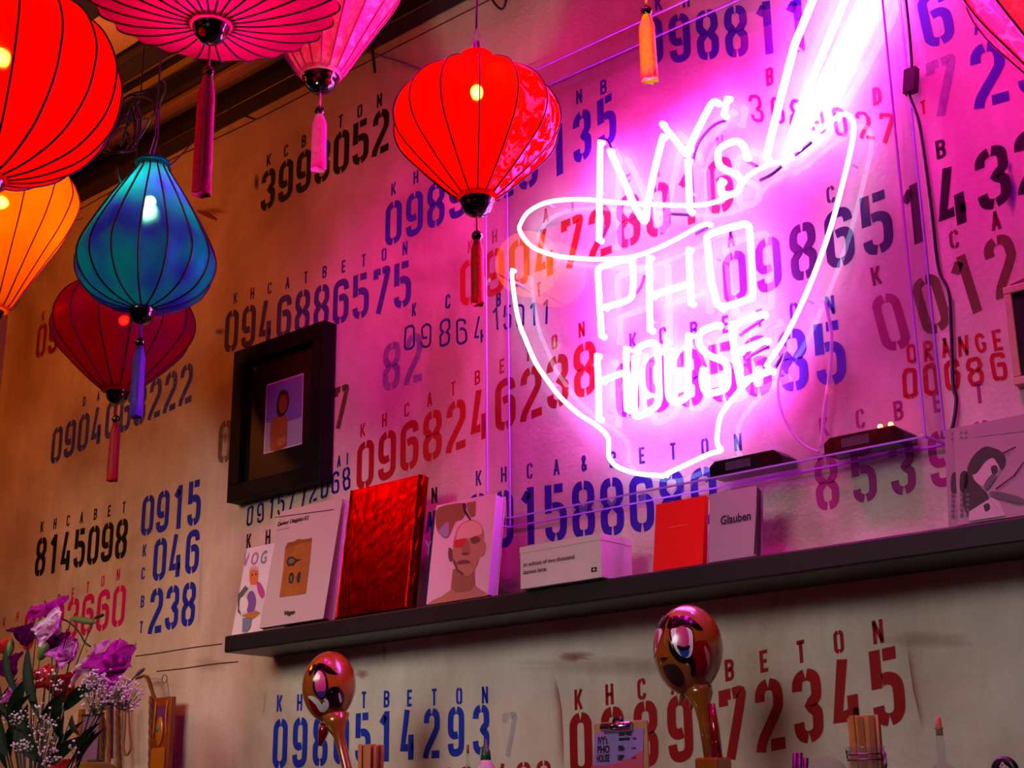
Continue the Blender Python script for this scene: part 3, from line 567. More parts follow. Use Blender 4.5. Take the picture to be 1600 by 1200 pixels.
# red foil wrapped book
FOIL, nt, o_ = newmat('red_foil'); _b = N(nt, 'ShaderNodeBsdfPrincipled', Roughness=.3, Metallic=1.); _b.inputs['Specular Tint'].default_value = (1, 0, 0, 1); _b.inputs['Base Color'].default_value = (.24, .0, .0, 1)
_n = N(nt, 'ShaderNodeTexNoise', Scale=14., Detail=3., Distortion=2.); _mp = N(nt, 'ShaderNodeMapping', Rotation=(0, .7, 0), Scale=(2.2, 1, .6)); _tc = N(nt, 'ShaderNodeTexCoord')
nt.links.new(_tc.outputs['Object'], _mp.inputs[0]); nt.links.new(_mp.outputs[0], _n.inputs['Vector']); _bp = N(nt, 'ShaderNodeBump', Strength=.3, Distance=.006); nt.links.new(_n.outputs['Fac'], _bp.inputs['Height']); nt.links.new(_bp.outputs[0], _b.inputs['Normal']); nt.links.new(_b.outputs[0], o_.inputs[0])
pl = Plane((524, 969), (637, 952), (539, 771), .12, y=-.148, thick=.026); o0 = pl.p(0, 0)
t = thing('wrapped_book', 'large book wrapped in crinkled shiny red foil', 'book', o0)
NU, NV = 16, 24; rr = random.Random(4); vs = []; fs = []
for j in range(NV+1):
    for i in range(NU+1):
        uu, vv = i/NU, j/NV; edge = min(uu, 1-uu, vv, 1-vv); vs.append(pl.p(uu, vv, (0 if edge == 0 else rr.uniform(-.0002, .0003)))-o0)
fs = [(j*(NU+1)+i, j*(NU+1)+i+1, (j+1)*(NU+1)+i+1, (j+1)*(NU+1)+i) for j in range(NV) for i in range(NU)]
g = G(); g.add(vs, fs); g.hexa([pl.p(0, 0, -.001)-o0, pl.p(1, 0, -.001)-o0, pl.p(1, 1, -.001)-o0, pl.p(0, 1, -.001)-o0], -pl.n*.024); g.out('foil_wrap', FOIL, t, smooth=False)
for uu in (.02, .98): G().tube([pl.p(uu, v/10, .001+.0012*(v % 2))-o0 for v in range(11)], .0022, 5).out('foil_fold', FOIL, t)
G().tube([pl.p(1.005, v/12, -.010+.003*(v % 3))-o0 for v in range(13)], .004, 6).out('foil_fold', FOIL, t)
# navy book behind the portrait magazine
pl = Plane((662, 945), (740, 934), (672, 800), .12, y=-.120, thick=.014)
t = book('navy_book', 'navy book peeking out left of the bald man magazine', 'book', pl, mat('141636', .5), PAPER)
decal(pl, [(667, 845), (670, 852), (673, 845), (674, 846), (670.7, 855), (670, 866), (669, 866), (669.5, 855), (666, 846)], mat('8088B0', .6), t, 'printed_mark')
# portrait magazine
pl = Plane((666, 946), (762, 931), (685, 792), .13, y=-.143, thick=.030)
t = book('portrait_magazine', 'thick pink magazine with a bald man with one red eye on the cover', 'magazine', pl, mat('C8A8B4', .45), mat('B8A0C8', .6))
SK, SKD, SKL = mat('A06E56', .6), mat('5A342A', .6), mat('C89A8A', .6)
decal(pl, [(667, 945.5), (676, 938), (690, 932), (704, 922), (707, 905), (740, 902), (743, 915), (752, 922), (761, 927), (761, 931)], SK, t, 'printed_shoulders', 1)
decal(pl, [(708, 890), (741, 880), (743, 915), (735, 924), (712, 926), (705, 918)], mat('84543E', .6), t, 'printed_neck', 2)
decal(pl, [(701, 858), (704, 856), (708, 862), (708, 875), (704, 878), (701, 870)], SKD, t, 'printed_ear', 2, smooth=3); decal(pl, [(751, 850), (756, 847), (760, 852), (757, 866), (752, 870), (749, 866)], SK, t, 'printed_ear', 2, smooth=3)
decal(pl, [(712, 835), (718, 822), (730, 814), (742, 813), (752, 820), (756, 833), (755, 850), (750, 868), (746, 882), (738, 896), (727, 900), (716, 893), (709, 876), (708, 855)], SK, t, 'printed_head', 3, smooth=4)
decal(pl, [(714, 836), (719, 824), (730, 816), (742, 815), (751, 821), (754, 832), (745, 838), (728, 842), (716, 845)], SKL, t, 'printed_forehead', 4, smooth=4)
decal(pl, [(711, 846), (722, 842), (730, 842), (729, 853), (720, 856), (712, 855)], mat('B00818', .6), t, 'printed_red_eye', 5, smooth=3)
decal(pl, [(736, 842), (744, 838), (751, 841), (750, 847), (741, 850), (737, 847)], SKD, t, 'printed_eye', 5, smooth=3)
decal(pl, [(727, 848), (733, 846), (736, 862), (733, 867), (724, 868), (722, 864)], mat('8A5A48', .6), t, 'printed_nose', 5, smooth=3); decal(pl, [(723, 864), (733, 863), (732, 867), (724, 868)], SKD, t, 'printed_nostril', 6)
decal(pl, [(716, 878), (725, 875), (733, 876), (736, 880), (727, 881), (717, 882)], SKD, t, 'printed_mouth', 6, smooth=3)
decal(pl, [(709, 872), (714, 880), (717, 890), (727, 897), (724, 900), (715, 893), (709, 880)], mat('5A3628', .6), t, 'printed_shade', 6)
decal(pl, [(686, 793), (726, 786), (728, 800), (722, 812), (712, 816), (702, 838), (694, 840), (684, 830), (681, 812)], mat('7A5030', .6), t, 'printed_second_face', 1, smooth=3)
decal(pl, [(686, 830), (700, 815), (702, 828), (700, 838), (693, 838)], mat('8A7A9A', .6), t, 'printed_shape', 2, smooth=3)
decal(pl, [(723, 787), (728, 786), (728, 796), (737, 812), (735, 814), (725, 800)], INK, t, 'printed_strap', 3); decal(pl, [(730, 785.5), (744, 783), (743, 806), (736, 808), (731, 798)], mat('7A5828', .6), t, 'printed_shape', 2)
# long white box
pl = Plane((813, 919), (940, 900), (812, 856), 0., y=-.165, thick=.098)
o0 = pl.p(0, 0); t = thing('long_white_box', 'low white cardboard box printed an edition of two thousand', 'box', o0)
G().box((0, 0, 0), (pl.x1-pl.x0, .098, pl.h), .0015).out('carton', mat('C6BCB4', .6, noise=.04), t); G().box((-.0006, -.0006, pl.h*.86), (pl.x1-pl.x0+.0006, .0986, pl.h+.0008)).out('lid', mat('C8BEB6', .6, noise=.04), t)
printed(pl, 'an edition of two thousand', (818, 886), .0125, INK, t, .0001, .98); printed(pl, 'damien hirst', (818, 898), .0125, INK, t, .0001, .98)
decal(pl, [(924, 887), (933, 885.6), (933, 893), (924, 894.5)], INK, t, 'printed_logo'); decal(pl, [(927, 889), (930, 888.6), (930, 891), (927, 891.5)], PAPER, t, 'printed_logo', 2)
# red booklet
pl = Plane((1020, 889), (1098, 879), (1029, 789), .14, y=-.140, thick=.012)
t = book('red_booklet', 'small plain bright red book beside the grey lettered book', 'book', pl, mat('E8060C', .4, spec=.4), mat('2A1430', .7), side='spine')
decal(pl, [(1045, 824), (1075, 819), (1075, 820), (1045, 825)], mat('FF6070', .5), t, 'printed_title')
# grey blackletter book
pl = Plane((1107, 878), (1181, 866), (1111, 774), .12, y=-.138, thick=.022)
t = book('grey_book', 'grey mauve book with black gothic title beside the red booklet', 'book', pl, mat('9C8894', .6), mat('6A5060', .7))
decal(pl, [(1183.5, 763), (1187, 762.4), (1181, 866), (1178, 866.5)], mat('181018', .5), t, 'printed_edge')
printed(pl, 'Glauben', (1126, 820), .023, INK, t, .0005, .86)
# photo prints of the writing man, two copies
def photo_print(pl, t, dx, full):
    q = lambda P: [(x+dx, y+dx*-.12) for x, y in P]
    g1, g2, g3, g4 = mat('2A2224', .5), mat('5A4E50', .5), mat('B8A0A4', .5), mat('8A7478', .5)
    if full:
        decal(pl, [(1522, 666), (1600, 654), (1640, 648), (1640, 668), (1600, 674), (1525, 683)], mat('96808A', .5), t, 'printed_backdrop', 1)
        decal(pl, [(1522, 712), (1530, 704), (1541, 698), (1552, 700), (1562, 704), (1570, 712), (1572, 722), (1566, 735), (1560, 726), (1552, 716), (1540, 722), (1528, 738), (1520, 742), (1512, 734), (1516, 722)], g1, t, 'printed_hair', 4, smooth=3)
        decal(pl, [(1520, 730), (1532, 722), (1546, 714), (1556, 714), (1562, 724), (1560, 742), (1552, 752), (1540, 760), (1528, 756), (1520, 744)], g3, t, 'printed_face', 3, smooth=3)
        decal(pl, [(1549, 730), (1558, 728), (1560, 738), (1552, 742)], g1, t, 'printed_shade', 5, smooth=3); decal(pl, [(1550, 742), (1558, 744), (1550, 758), (1542, 766), (1538, 758)], g2, t, 'printed_shade', 5, smooth=3)
        decal(pl, [(1508, 740), (1518, 738), (1528, 756), (1540, 768), (1546, 778), (1540, 788), (1516, 802), (1508, 798), (1504, 770)], g1, t, 'printed_jacket', 3, smooth=2)
        decal(pl, [(1515, 800), (1550, 778), (1562, 784), (1572, 806), (1515, 815)], mat('B4A2A6', .5), t, 'printed_page', 6)
        decal(pl, [(1538, 790), (1546, 787), (1548, 796), (1541, 800)], g1, t, 'printed_blot', 7, smooth=3)
        decal(pl, [(1550, 768), (1578, 772), (1600, 780), (1600, 788), (1576, 784), (1550, 776)], g2, t, 'printed_hand', 5, smooth=3)
        for a, b in (((1567, 708), (1588, 698)), ((1556, 764), (1584, 744)), ((1584, 744), (1600, 722)), ((1550, 784), (1562, 800)), ((1556, 770), (1590, 790))):
            decal(pl, [a, b, (b[0]+1.2, b[1]+1.2), (a[0]+1.8, a[1]+1.8)], g1, t, 'printed_line', 8)
    for r in range(5):
        for c in range(2):
            x, y = 1501+c*9, 771+r*8; decal(pl, q([(x, y), (x+5, y-.7), (x+5, y+4), (x, y+4.6)]), g2, t, 'printed_check', 4)
    for r in range(2):
        for c in range(2):
            x, y = 1500+c*8, 672+r*8; decal(pl, q([(x, y), (x+4, y-.5), (x+4, y+4), (x, y+4.5)]), g4, t, 'printed_check', 4)
    decal(pl, q([(1501, 742), (1508, 736), (1513, 742), (1513, 764), (1501, 768)]), g1, t, 'printed_shade', 3, smooth=3)
pl = Plane((1482, 820), (1600, 803), (1484, 671), .12, y=-.135, thick=.010)
t = book('photo_book', 'thin photo booklet half hidden behind the copy with a writing man', 'book', pl, mat('8E7680', .5), PAPER); photo_print(pl, t, -14, False)
pl = Plane((1497, 818), (1640, 796), (1497, 668), .12, y=-.146, thick=.006)
t = book('photo_book', 'black and white photo booklet showing a man writing at right', 'book', pl, mat('9A8288', .5), PAPER); photo_print(pl, t, 0, True)

# ------------------------------------------------------------------ pictures on the wall
def framed(name, label, X0, X1, Z0, Z1, D, fw, fm, mm, depth_in=.02, back=0):
    t = thing(name, label, 'picture', (X0, 0, Z0)); W, H = X1-X0, Z1-Z0
    for a, b in (((0, Z1-Z0-fw), (W, H)), ((0, 0), (W, fw)), ((0, fw), (fw, H-fw)), ((W-fw, fw), (W, H-fw))):
        G().box((a[0], -D, a[1]), (b[0], -.002, b[1]), .002).out('frame_side', fm, t)
    G().box((fw, -D+depth_in, fw), (W-fw, -.004, H-fw)).out('mat_board', mm, t)
    return t
FB = mat('060506', .6, spec=.15)
TLf, BRf = at(368, 548, -.04), at(527, 755, -.04)
x0, x1, z0, z1 = at(360, 660, -.045).x, at(502, 640, -.045).x, at(357, 785, -.045).z, at(368, 549, -.045).z
pic = framed('framed_portrait', 'deep black box frame holding a small portrait photo', x0, x1, z0, z1, .045, .045, FB, mat('0E0A0C', .35, spec=.6), .022)
class Flat(Plane):
    def __init__(s, y): s.x0, s.x1, s.y, s.zs, s.lift, s.H = 0, 1, y, 0, 0, 1; s.n = Vector((0, -1, 0)); s.up = Vector((0, 0, 1))
fl = Flat(-.0235)
decal(fl, [(412, 710), (417, 601), (475, 583), (472, 694)], mat('C0B8C0', .5), pic, 'photo_paper', 1)
decal(fl, [(414, 707), (418, 603), (474, 585), (471, 692)], mat('6A5AA0', .5), pic, 'printed_sky', 2)
decal(fl, [(414, 707), (416, 660), (440, 662), (472, 652), (471, 692)], mat('8A98A8', .5), pic, 'printed_ground', 3)
SKN = mat('8A5020', .5)
decal(fl, [(424, 704), (423, 668), (427, 655), (436, 651), (446, 651), (450, 658), (449, 690), (446, 699)], SKN, pic, 'printed_torso', 4, smooth=3)
decal(fl, [(434, 626), (438, 613), (445, 609), (451, 614), (452, 632), (446, 646), (438, 652), (433, 644)], mat('2A1410', .5), pic, 'printed_hair', 5, smooth=3)
decal(fl, [(437, 628), (441, 619), (448, 619), (450, 632), (445, 644), (438, 644)], mat('7A3A18', .5), pic, 'printed_face', 6, smooth=3)
decal(fl, [(434, 690), (440, 684), (448, 682), (446, 692), (438, 698)], mat('A06A38', .5), pic, 'printed_arm', 7, smooth=3)
X0 = at(1567, 460, -.02).x; Zt = at(1567, 449, -.02).z
framed('letter_board', 'black board in pale wooden frame at the right edge above the photo booklet', X0, X0+.34, 2.30, Zt, .020, .014, mat('C8A88C', .5, noise=.15, scale=30), mat('0C080A', .8), .008)

# ------------------------------------------------------------------ lanterns
BLKG = mat('060406', .12, spec=.7, coat=.6, name='black_lacquer')
def tassel_mat(h): return mat(h, .55, noise=.25, scale=120, spec=.3)
def lantern(name, label, c, R, prof, cloth, ribc, hubr, taslen, tasc, nrib=16, power=2.5, pcol=(1, .6, .3), bulbz=.2, cordtop=3.70, group='silk lanterns hung under the ceiling', rz=0., capcol=None, tilt=None, scallop=.045, hubscale=1., bead=.0105, string=.03, tw=1.12, ribw=.0095, light=True, patch=None):
    t = thing(name, label, 'lantern', c, group); 
    if tilt: t.rotation_euler = tilt
    pr = [(r*R, z*R) for r, z in prof]; pr.sort(key=lambda q: -q[1])
    sm = smoothpath([Vector((r, 0, z)) for r, z in pr], 5)
    n = nrib*6
    rmax = max(r for r, z in pr)
    def md(a, n_=nrib): return 1-scallop*abs(math.sin((a-rz)*n_/2))
    G().lathe([(p.x, p.z) for p in sm], n, mod=lambda a: md(a)).out('shade', cloth, t, smooth=True)
    if patch:                                  # panels facing the neon get a cloth with its light put into the colour
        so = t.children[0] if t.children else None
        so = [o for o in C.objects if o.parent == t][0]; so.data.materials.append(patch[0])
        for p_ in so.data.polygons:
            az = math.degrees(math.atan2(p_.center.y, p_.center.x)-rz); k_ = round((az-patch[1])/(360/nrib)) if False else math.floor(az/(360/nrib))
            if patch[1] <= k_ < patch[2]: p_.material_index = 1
    rm = mat(ribc, .6)
    shared = None
    for k in range(nrib):
        a = rz+2*math.pi*k/nrib
        if shared is None:
            g = G().tube([Vector((p.x+.0012, 0, p.z)) for p in sm], max(.0015, R*ribw), 5); ro = g.out('rib', rm, t, smooth=True); shared = ro.data
        else: ro = bpy.data.objects.new('rib', shared); C.objects.link(ro); ro.parent = t
        ro.rotation_euler[2] = a
    tr, tz = pr[0]; br, bz = pr[-1]
    cm = capcol or cloth
    G().lathe([(tr*1.03, tz-.004), (tr*1.05, tz+.002), (tr*1.02, tz+R*.09), (tr*.92, tz+R*.09), (tr*.95, tz)], 28).out('top_ring', cm, t, smooth=True)
    hr = hubr*R
    G().lathe([(br*1.06, bz+R*.06), (br*1.08, bz-.002), (hr*1.05, bz-.006)], 28).out('bottom_ring', cm, t, smooth=True)
    G().lathe([(hr*1.02, bz-.002), (hr*1.04, bz-.008), (hr*.93, bz-.012)]+[(hr*.93*math.cos(x*math.pi/16), bz-.012-hr*.85*math.sin(x*math.pi/16)) for x in range(1, 9)], 24).out('finial', BLKG, t, smooth=True)
    zb = bz-.012-hr*.85; s0 = zb-string
    tm = tassel_mat(tasc)
    G().tube([(0, 0, zb+.004), (0, 0, s0)], .0022, 6).out('tassel_string', tm, t, smooth=True)
    G().ball((0, 0, s0-bead*.8), bead, 14, 10).out('bead', BLKG, t, smooth=True)
    z1 = s0-bead*1.6; rt = bead*tw; rn = random.Random(name+str(c[0]))
    vs = []; fs = []; K = 30; rows = 7
    ang = [rn.uniform(.86, 1.08) for _ in range(K)]
    for j in range(rows):
        f = j/(rows-1); zz = z1-taslen*f; r = rt*(.55+.5*min(1, f*7)) * (1+.12*f)
        for k in range(K):
            aa = 2*math.pi*k/K; q = r*(ang[k] if k % 2 else ang[k]*.88); vs.append((q*math.cos(aa)+.002*f*f, q*math.sin(aa), zz-(rn.uniform(0, .004) if j == rows-1 else 0)))
    fs = [(j*K+k, j*K+(k+1) % K, (j+1)*K+(k+1) % K, (j+1)*K+k) for j in range(rows-1) for k in range(K)]+[tuple(range(K)), tuple((rows-1)*K+k for k in range(K-1, -1, -1))]
    obj('tassel', vs, fs, tm, t, True)
    top = cordtop-c[2]; w_ = tz+R*.09
    hook = smoothpath([(0, 0, w_+.06), (.003, 0, w_+(top-w_)*.5), (0, 0, top)], 5)
    if not tilt: G().tube(hook, .0022, 6).out('cord', mat('0C080C', .5), t, smooth=True)
    g = G()
    for s in (-1, 1): g.tube([(s*tr*.9, 0, w_-.004), (s*tr*.3, 0, w_+.035), (0, 0, w_+.062)], .0011, 5)
    g.out('wire_loop', mat('2A2024', .4), t)
    if light:
        G().ball((0, 0, bulbz*R), .0122, 14, 10).out('bulb', emis('bulb_'+name, pcol, power*170), t, smooth=True)
        G().tube([(0, 0, bulbz*R+.014), (0, 0, w_+.03)], .006, 8).out('lamp_holder', mat('1A1416', .5), t, smooth=True)
    return t
DIA = [(.19, .84), (.22, .80), (.5, .68), (.80, .48), (.96, .24), (1, 0), (.91, -.25), (.67, -.52), (.42, -.76), (.22, -.93)]
GLOBE = [(.2, .80), (.5, .72), (.82, .5), (.98, .2), (1, -.05), (.93, -.34), (.72, -.62), (.42, -.80), (.16, -.88)]
ONION = [(.25, 1.50), (.27, 1.42), (.42, 1.18), (.62, .85), (.82, .48), (.95, .2), (1, -.02), (.95, -.26), (.78, -.50), (.5, -.66), (.17, -.74)]
CONE = [(.22, .85), (.55, .72), (.85, .5), (1, .2), (.99, -.02), (.86, -.36), (.66, -.72), (.45, -1.1), (.29, -1.4), (.22, -1.5)]
SAUC = [(.16, .26), (.5, .2), (.85, .1), (1, 0), (.95, -.09), (.7, -.2), (.4, -.27), (.16, -.30)]
redc = cloth_mat('red_silk', 'F00503', 'E00302', see=.07, brocade=.0, see_col='FF9040')
redlit = cloth_mat('red_brocade_lit', 'F00503', 'E80302', see=.07, see_col='FF9440', brocade=.9, bro_col='FFA8B0', trans=.45)  # brocade pattern, with the neon light on it put into its pale pink
yelc = cloth_mat('yellow_silk', 'FF8C08', 'FF7A04', see=.06, see_col='FFD040')
tealc = cloth_mat('teal_silk', '0A7480', '2A1298', see=.03, trans=.62, see_col='90F0D0')  # violet second tone stands in for neon light falling on the teal silk
winec = cloth_mat('wine_silk', 'A00820', '8A0850', see=.04, trans=.6, see_col='FF2010')
pinkc = cloth_mat('pink_silk', 'FF1080', 'F00878', see=.05, trans=.5)
pinkb = cloth_mat('pink_brocade', 'FF4A8C', 'FF3A90', see=.05, brocade=.6, bro_col='FFC8D8', trans=.5, see_col='FFB0A0')
def ctr(px, py, t): return dep(px, py, t)
def Rm(px, t): return px/FPX*t
lantern('globe_lantern', 'huge round red lantern cut by the left edge', ctr(-5, 128, 2.25), Rm(187, 2.25), GLOBE, redc, '180000', .14, .20, 'E01010', nrib=18, power=3.0, pcol=(1, .42, .1), bulbz=.25)
lantern('diamond_lantern', 'bright red lantern, its brocade side coloured as lit by the neon, hanging left of the sign', ctr(745, 196, 2.72), Rm(132, 2.72), DIA, redc, '1C0000', .2, .125, 'FF1808', nrib=14, power=4.5, pcol=(1, .5, .14), bulbz=.45, rz=.12, patch=(redlit, -1, 4))
lantern('onion_lantern', 'teal onion shaped lantern, violet neon light put into its colour, with purple tassel', ctr(228, 408, 3.0), Rm(107, 3.0), ONION, tealc, '06081C', .19, .150, '3A1C9A', nrib=16, power=1.7, pcol=(.8, 1, .75), bulbz=.95, rz=.1, ribw=.015)
lantern('wine_lantern', 'dark wine red lantern partly behind the teal lantern', ctr(192, 512, 3.7), Rm(110, 3.7), DIA, winec, '200410', .17, .150, '8E0814', nrib=14, power=.55, pcol=(1, .3, .2), bulbz=.1)
lantern('yellow_lantern', 'glowing orange yellow lantern below the huge red globe', ctr(3, 322, 3.3), Rm(114, 3.3), CONE, yelc, '7A1404', .16, .14, 'E07010', nrib=16, power=2.2, pcol=(1, .62, .2), bulbz=.05, rz=.2)
lantern('saucer_lantern', 'wide flat pink lantern seen from below at the top edge', ctr(333, -14, 2.45), Rm(196, 2.45), SAUC, pinkc, '2A0430', .14, .215, 'E01478', nrib=26, power=1.6, pcol=(1, .5, .4), bulbz=0., scallop=.03, string=.045, tw=1.35, tilt=(0, .0, 0))
lantern('pink_lantern', 'pink brocade lantern tapering to a black finial left of the red lantern', ctr(507, -53, 2.95), Rm(138, 2.95), [(r, z*.92) for r, z in CONE], pinkb, 'D02080', .2, .118, 'FF4AA8', nrib=16, power=1.8, pcol=(1, .5, .45), bulbz=0., rz=.1, tw=1.3)
lantern('magenta_lantern', 'pink and red lantern cut by the top right corner', ctr(1705, -50, 2.3), Rm(200, 2.3), [(r, z*.85) for r, z in CONE], pinkb, '3A0420', .2, .12, 'F02090', nrib=14, power=2.0, pcol=(1, .3, .25), bulbz=0.)
lantern('gold_lantern', 'red lantern at the top edge whose yellow tassel hangs beside the sign', ctr(1004, -122, 2.6), Rm(105, 2.6), DIA, redc, '1C0000', .2, .128, 'FFC814', nrib=14, power=2.5, pcol=(1, .5, .2), bulbz=.3, tw=1.3)

# cables tangled above the teal lantern
BK = mat('0C0A10', .45)
rc = random.Random(11)
tg = thing('cable_tangle', 'tangle of black cables hanging under the ceiling pipe above the teal lantern', 'cable', dep(215, 190, 3.0))
def tl(px, py, d=3.0): return dep(px, py, d)-Vector(tg.location)
for p in ([(180, 175), (200, 150), (235, 140), (252, 128), (260, 140), (250, 165), (246, 210), (240, 240)], [(180, 165), (205, 150), (235, 155), (242, 175), (225, 185), (190, 180)],
          [(190, 230), (200, 190), (205, 165), (212, 200), (205, 232), (198, 205)], [(200, 235), (212, 200), (206, 170), (215, 165), (222, 190), (214, 225)],
          [(160, 235), (175, 240), (205, 232), (225, 205), (240, 180)], [(163, 225), (180, 205), (200, 175), (215, 158)], [(180, 262), (184, 278), (195, 290)],
          [(212, 232), (190, 238), (170, 228), (176, 205), (200, 195)]):
    G().tube(smoothpath([tl(a+rc.uniform(-2, 2), b+rc.uniform(-2, 2), 3.02+rc.uniform(-.05, .05)) for a, b in p], 6), .0028, 6).out('cable', BK, tg, smooth=True)
def wire(name, label, pts, r, m=BK, cat='wire'):
    o = G().tube(smoothpath(pts, 5), r, 6).out(name, m, smooth=True); return tag(o, label, cat)
wire('ceiling_wire', 'violet lit thin rod slanting down from the ceiling pipe to the red lantern', [at(560, 78, -.02), at(620, 95, -.02), at(690, 120, -.02)], .003, mat('7A4A8A', .4))
wire('hanging_hook', 'short black hook dropping from the trunking left of the red lantern', [at(580, 62, -.05), at(583, 88, -.05), at(586, 113, -.05)], .004)
wire('loose_cable_end', 'black cable loop at the top edge beside the red lantern cord', [at(765, -8, -.05), at(775, 8, -.05), at(785, 14, -.05), at(791, 0, -.05), at(790, -12, -.05)], .003)
wire('ceiling_wire', 'thin dark wire crossing the ceiling pipe right of the long pink tassel', [dep(325, 157, 3.6), dep(360, 172, 3.6), dep(400, 187, 3.6)], .0025)
wire('ceiling_wire', 'thin dark wire joining the teal lantern ring to the ceiling', [dep(266, 258, 3.05), dep(285, 240, 3.2), dep(300, 222, 3.5)], .0018)
wire('ceiling_wire', 'thin dark stay wire beside the pink brocade lantern', [dep(440, 82, 3.3), dep(455, 103, 3.3), dep(466, 120, 3.3)], .0035)
wire('wall_hook_wire', 'rusty wire stub on the wall under the yellow lantern', [at(25, 478, -.01), at(27, 465, -.01), at(22, 470, -.01), at(18, 485, -.01)], .002)
g = G(); g.tube([at(310, 330, -.002), at(325, 336, -.002), at(338, 343, -.002)], [.004, .007, .003], 7); g.out('chipped_spot', mat('8A3A5A', .8), wall)

# ------------------------------------------------------------------ back bar and what stands on it
BZ = 1.470
bar = G().box((-5.2, -.95, BZ-.05), (1.2, 0, BZ), .006).out('back_bar', mat('3A2A20', .4, noise=.3, scale=5)); tag(bar, 'dark wooden back bar running below the numbered wall', 'counter')
def onray_ellipsoid(c, ax, px, py, k=1.012):
    """hit point on an ellipsoid with centre c, semi-axes ax[i] (vectors)"""
    d = ray(px, py); M = Matrix((ax[0], ax[1], ax[2])).transposed(); Mi = M.inverted()
    o = Mi @ (CAM-c); v = Mi @ d; A = v.dot(v); B = 2*o.dot(v); Cc = o.dot(o)-k*k; D = B*B-4*A*Cc
    if D < 0: s = -B/(2*A)
    else: s = (-B-math.sqrt(D))/(2*A)
    return CAM+d*s
def facepatch(c, ax, poly, m, parent, name, k=1.012, sm=3):
    """paint patch that follows the head's curvature"""
    P = poly
    if sm: P = [(q.x, q.y) for q in smoothpath([Vector((x, y, 0)) for x, y in poly], sm, True)]
    bm = bmesh.new(); vs = [bm.verts.new((x, y, 0)) for x, y in P]; bm.faces.new(vs)
    bmesh.ops.triangulate(bm, faces=bm.faces[:])
    for _ in range(2): bmesh.ops.subdivide_edges(bm, edges=[e for e in bm.edges if e.calc_length() > 6], cuts=1, use_grid_fill=True)
    bmesh.ops.triangulate(bm, faces=bm.faces[:])
    bm.verts.index_update(); o = Vector(parent.location)
    V = [onray_ellipsoid(c, ax, v.co.x, v.co.y, k)-o for v in bm.verts]; F = [[v.index for v in f.verts] for f in bm.faces]; bm.free()
    return obj(name, V, F, m, parent, True)
WOODV = mat('8E4E0E', .22, noise=.25, scale=14, spec=.6, coat=.7, name='varnished_wood')
Rd, Bk, Wh, Pk, Bl, Dk = mat('7A0408', .2, coat=.6), mat('060406', .15, coat=.7), mat('D8D0D4', .25, coat=.6), mat('C03878', .25, coat=.6), mat('1A3C98', .25, coat=.5), mat('28100A', .4)
def carved_head(label, cpx, semi, Y, stick, base, tongue=None):
    c = at(cpx[0], cpx[1], Y); sc = (c-CAM).dot(fwd)/FPX
    t = thing('wooden_carving', label, 'carving', Vector((c.x, c.y, BZ)), 'painted wooden heads on sticks')
    ax = (Vector((1, 0, 0))*semi[0]*sc*1.02, Vector((0, 1, 0))*semi[0]*sc*1.12, Vector((.04, 0, 1)).normalized()*semi[1]*sc*1.05)
    o = Vector(t.location); M = Matrix((ax[0], ax[1], ax[2])).transposed()
    prof = [(max(1e-4, math.sin(math.pi*i/18))*(1+(.0 if i > 9 else -.10*(1-i/9))), -math.cos(math.pi*i/18)) for i in range(19)]
    G().lathe(prof, 28, c-o, M).out('head', WOODV, t, smooth=True)
    return t, c, ax, sc, o
# right head
t, c, ax, sc, o = carved_head('carved wooden head with long white eyes and open mouth below the shelf, right', (1075, 1016), (52, 67), -.30, None, None)
fp = lambda poly, m, name, k=1.012, sm=3: facepatch(c, ax, poly, m, t, name, k, sm)
fp([(1026, 980), (1036, 963), (1046, 962), (1040, 972), (1038, 983)], Bk, 'painted_brow'); fp([(1043, 982), (1044, 970), (1050, 963), (1072, 963), (1088, 972), (1099, 984), (1090, 984), (1075, 977), (1060, 977)], Bk, 'painted_brow')
fp([(1025, 985), (1034, 983), (1033, 1000), (1030, 1022), (1025, 1028), (1023, 1008)], Wh, 'painted_eye'); fp([(1024, 990), (1029, 985), (1028, 1008), (1024, 1012)], Pk, 'painted_eyelid', 1.02)
fp([(1045, 984), (1058, 979), (1072, 978), (1082, 984), (1085, 1002), (1083, 1024), (1074, 1031), (1062, 1027), (1052, 1014)], Bk, 'painted_eye_outline', 1.012); fp([(1048, 985), (1058, 981), (1072, 980), (1081, 986), (1083, 1002), (1081, 1022), (1073, 1028), (1063, 1024), (1054, 1012)], Wh, 'painted_eye', 1.02)
fp([(1056, 986), (1062, 979), (1070, 979), (1075, 988), (1076, 1008), (1066, 1012), (1059, 1008)], Pk, 'painted_eyelid', 1.028); fp([(1058, 1008), (1068, 1011), (1077, 1008), (1077, 1013), (1068, 1017), (1060, 1015)], Bk, 'painted_lash', 1.034)
fp([(1061, 1015), (1070, 1017), (1076, 1014), (1076, 1022), (1071, 1027), (1065, 1025)], Bl, 'painted_iris', 1.034)
fp([(1044, 1000), (1050, 1012), (1060, 1026), (1072, 1032), (1085, 1030), (1087, 1056), (1080, 1056), (1077, 1038), (1060, 1034), (1047, 1018)], Bk, 'painted_line', 1.018)
fp([(1084, 1006), (1098, 1000), (1110, 1010), (1114, 1030), (1108, 1050), (1096, 1056), (1087, 1046), (1083, 1026)], Rd, 'painted_cheek', 1.015, 4); fp([(1100, 1010), (1104, 1012), (1109, 1026), (1107, 1042), (1104, 1030)], mat('B86A70', .3), 'painted_cheek_mark', 1.025)
fp([(1036, 1044), (1042, 1038), (1054, 1038), (1064, 1048), (1068, 1062), (1066, 1072), (1056, 1072), (1044, 1062)], Dk, 'mouth_opening', 1.015, 4)
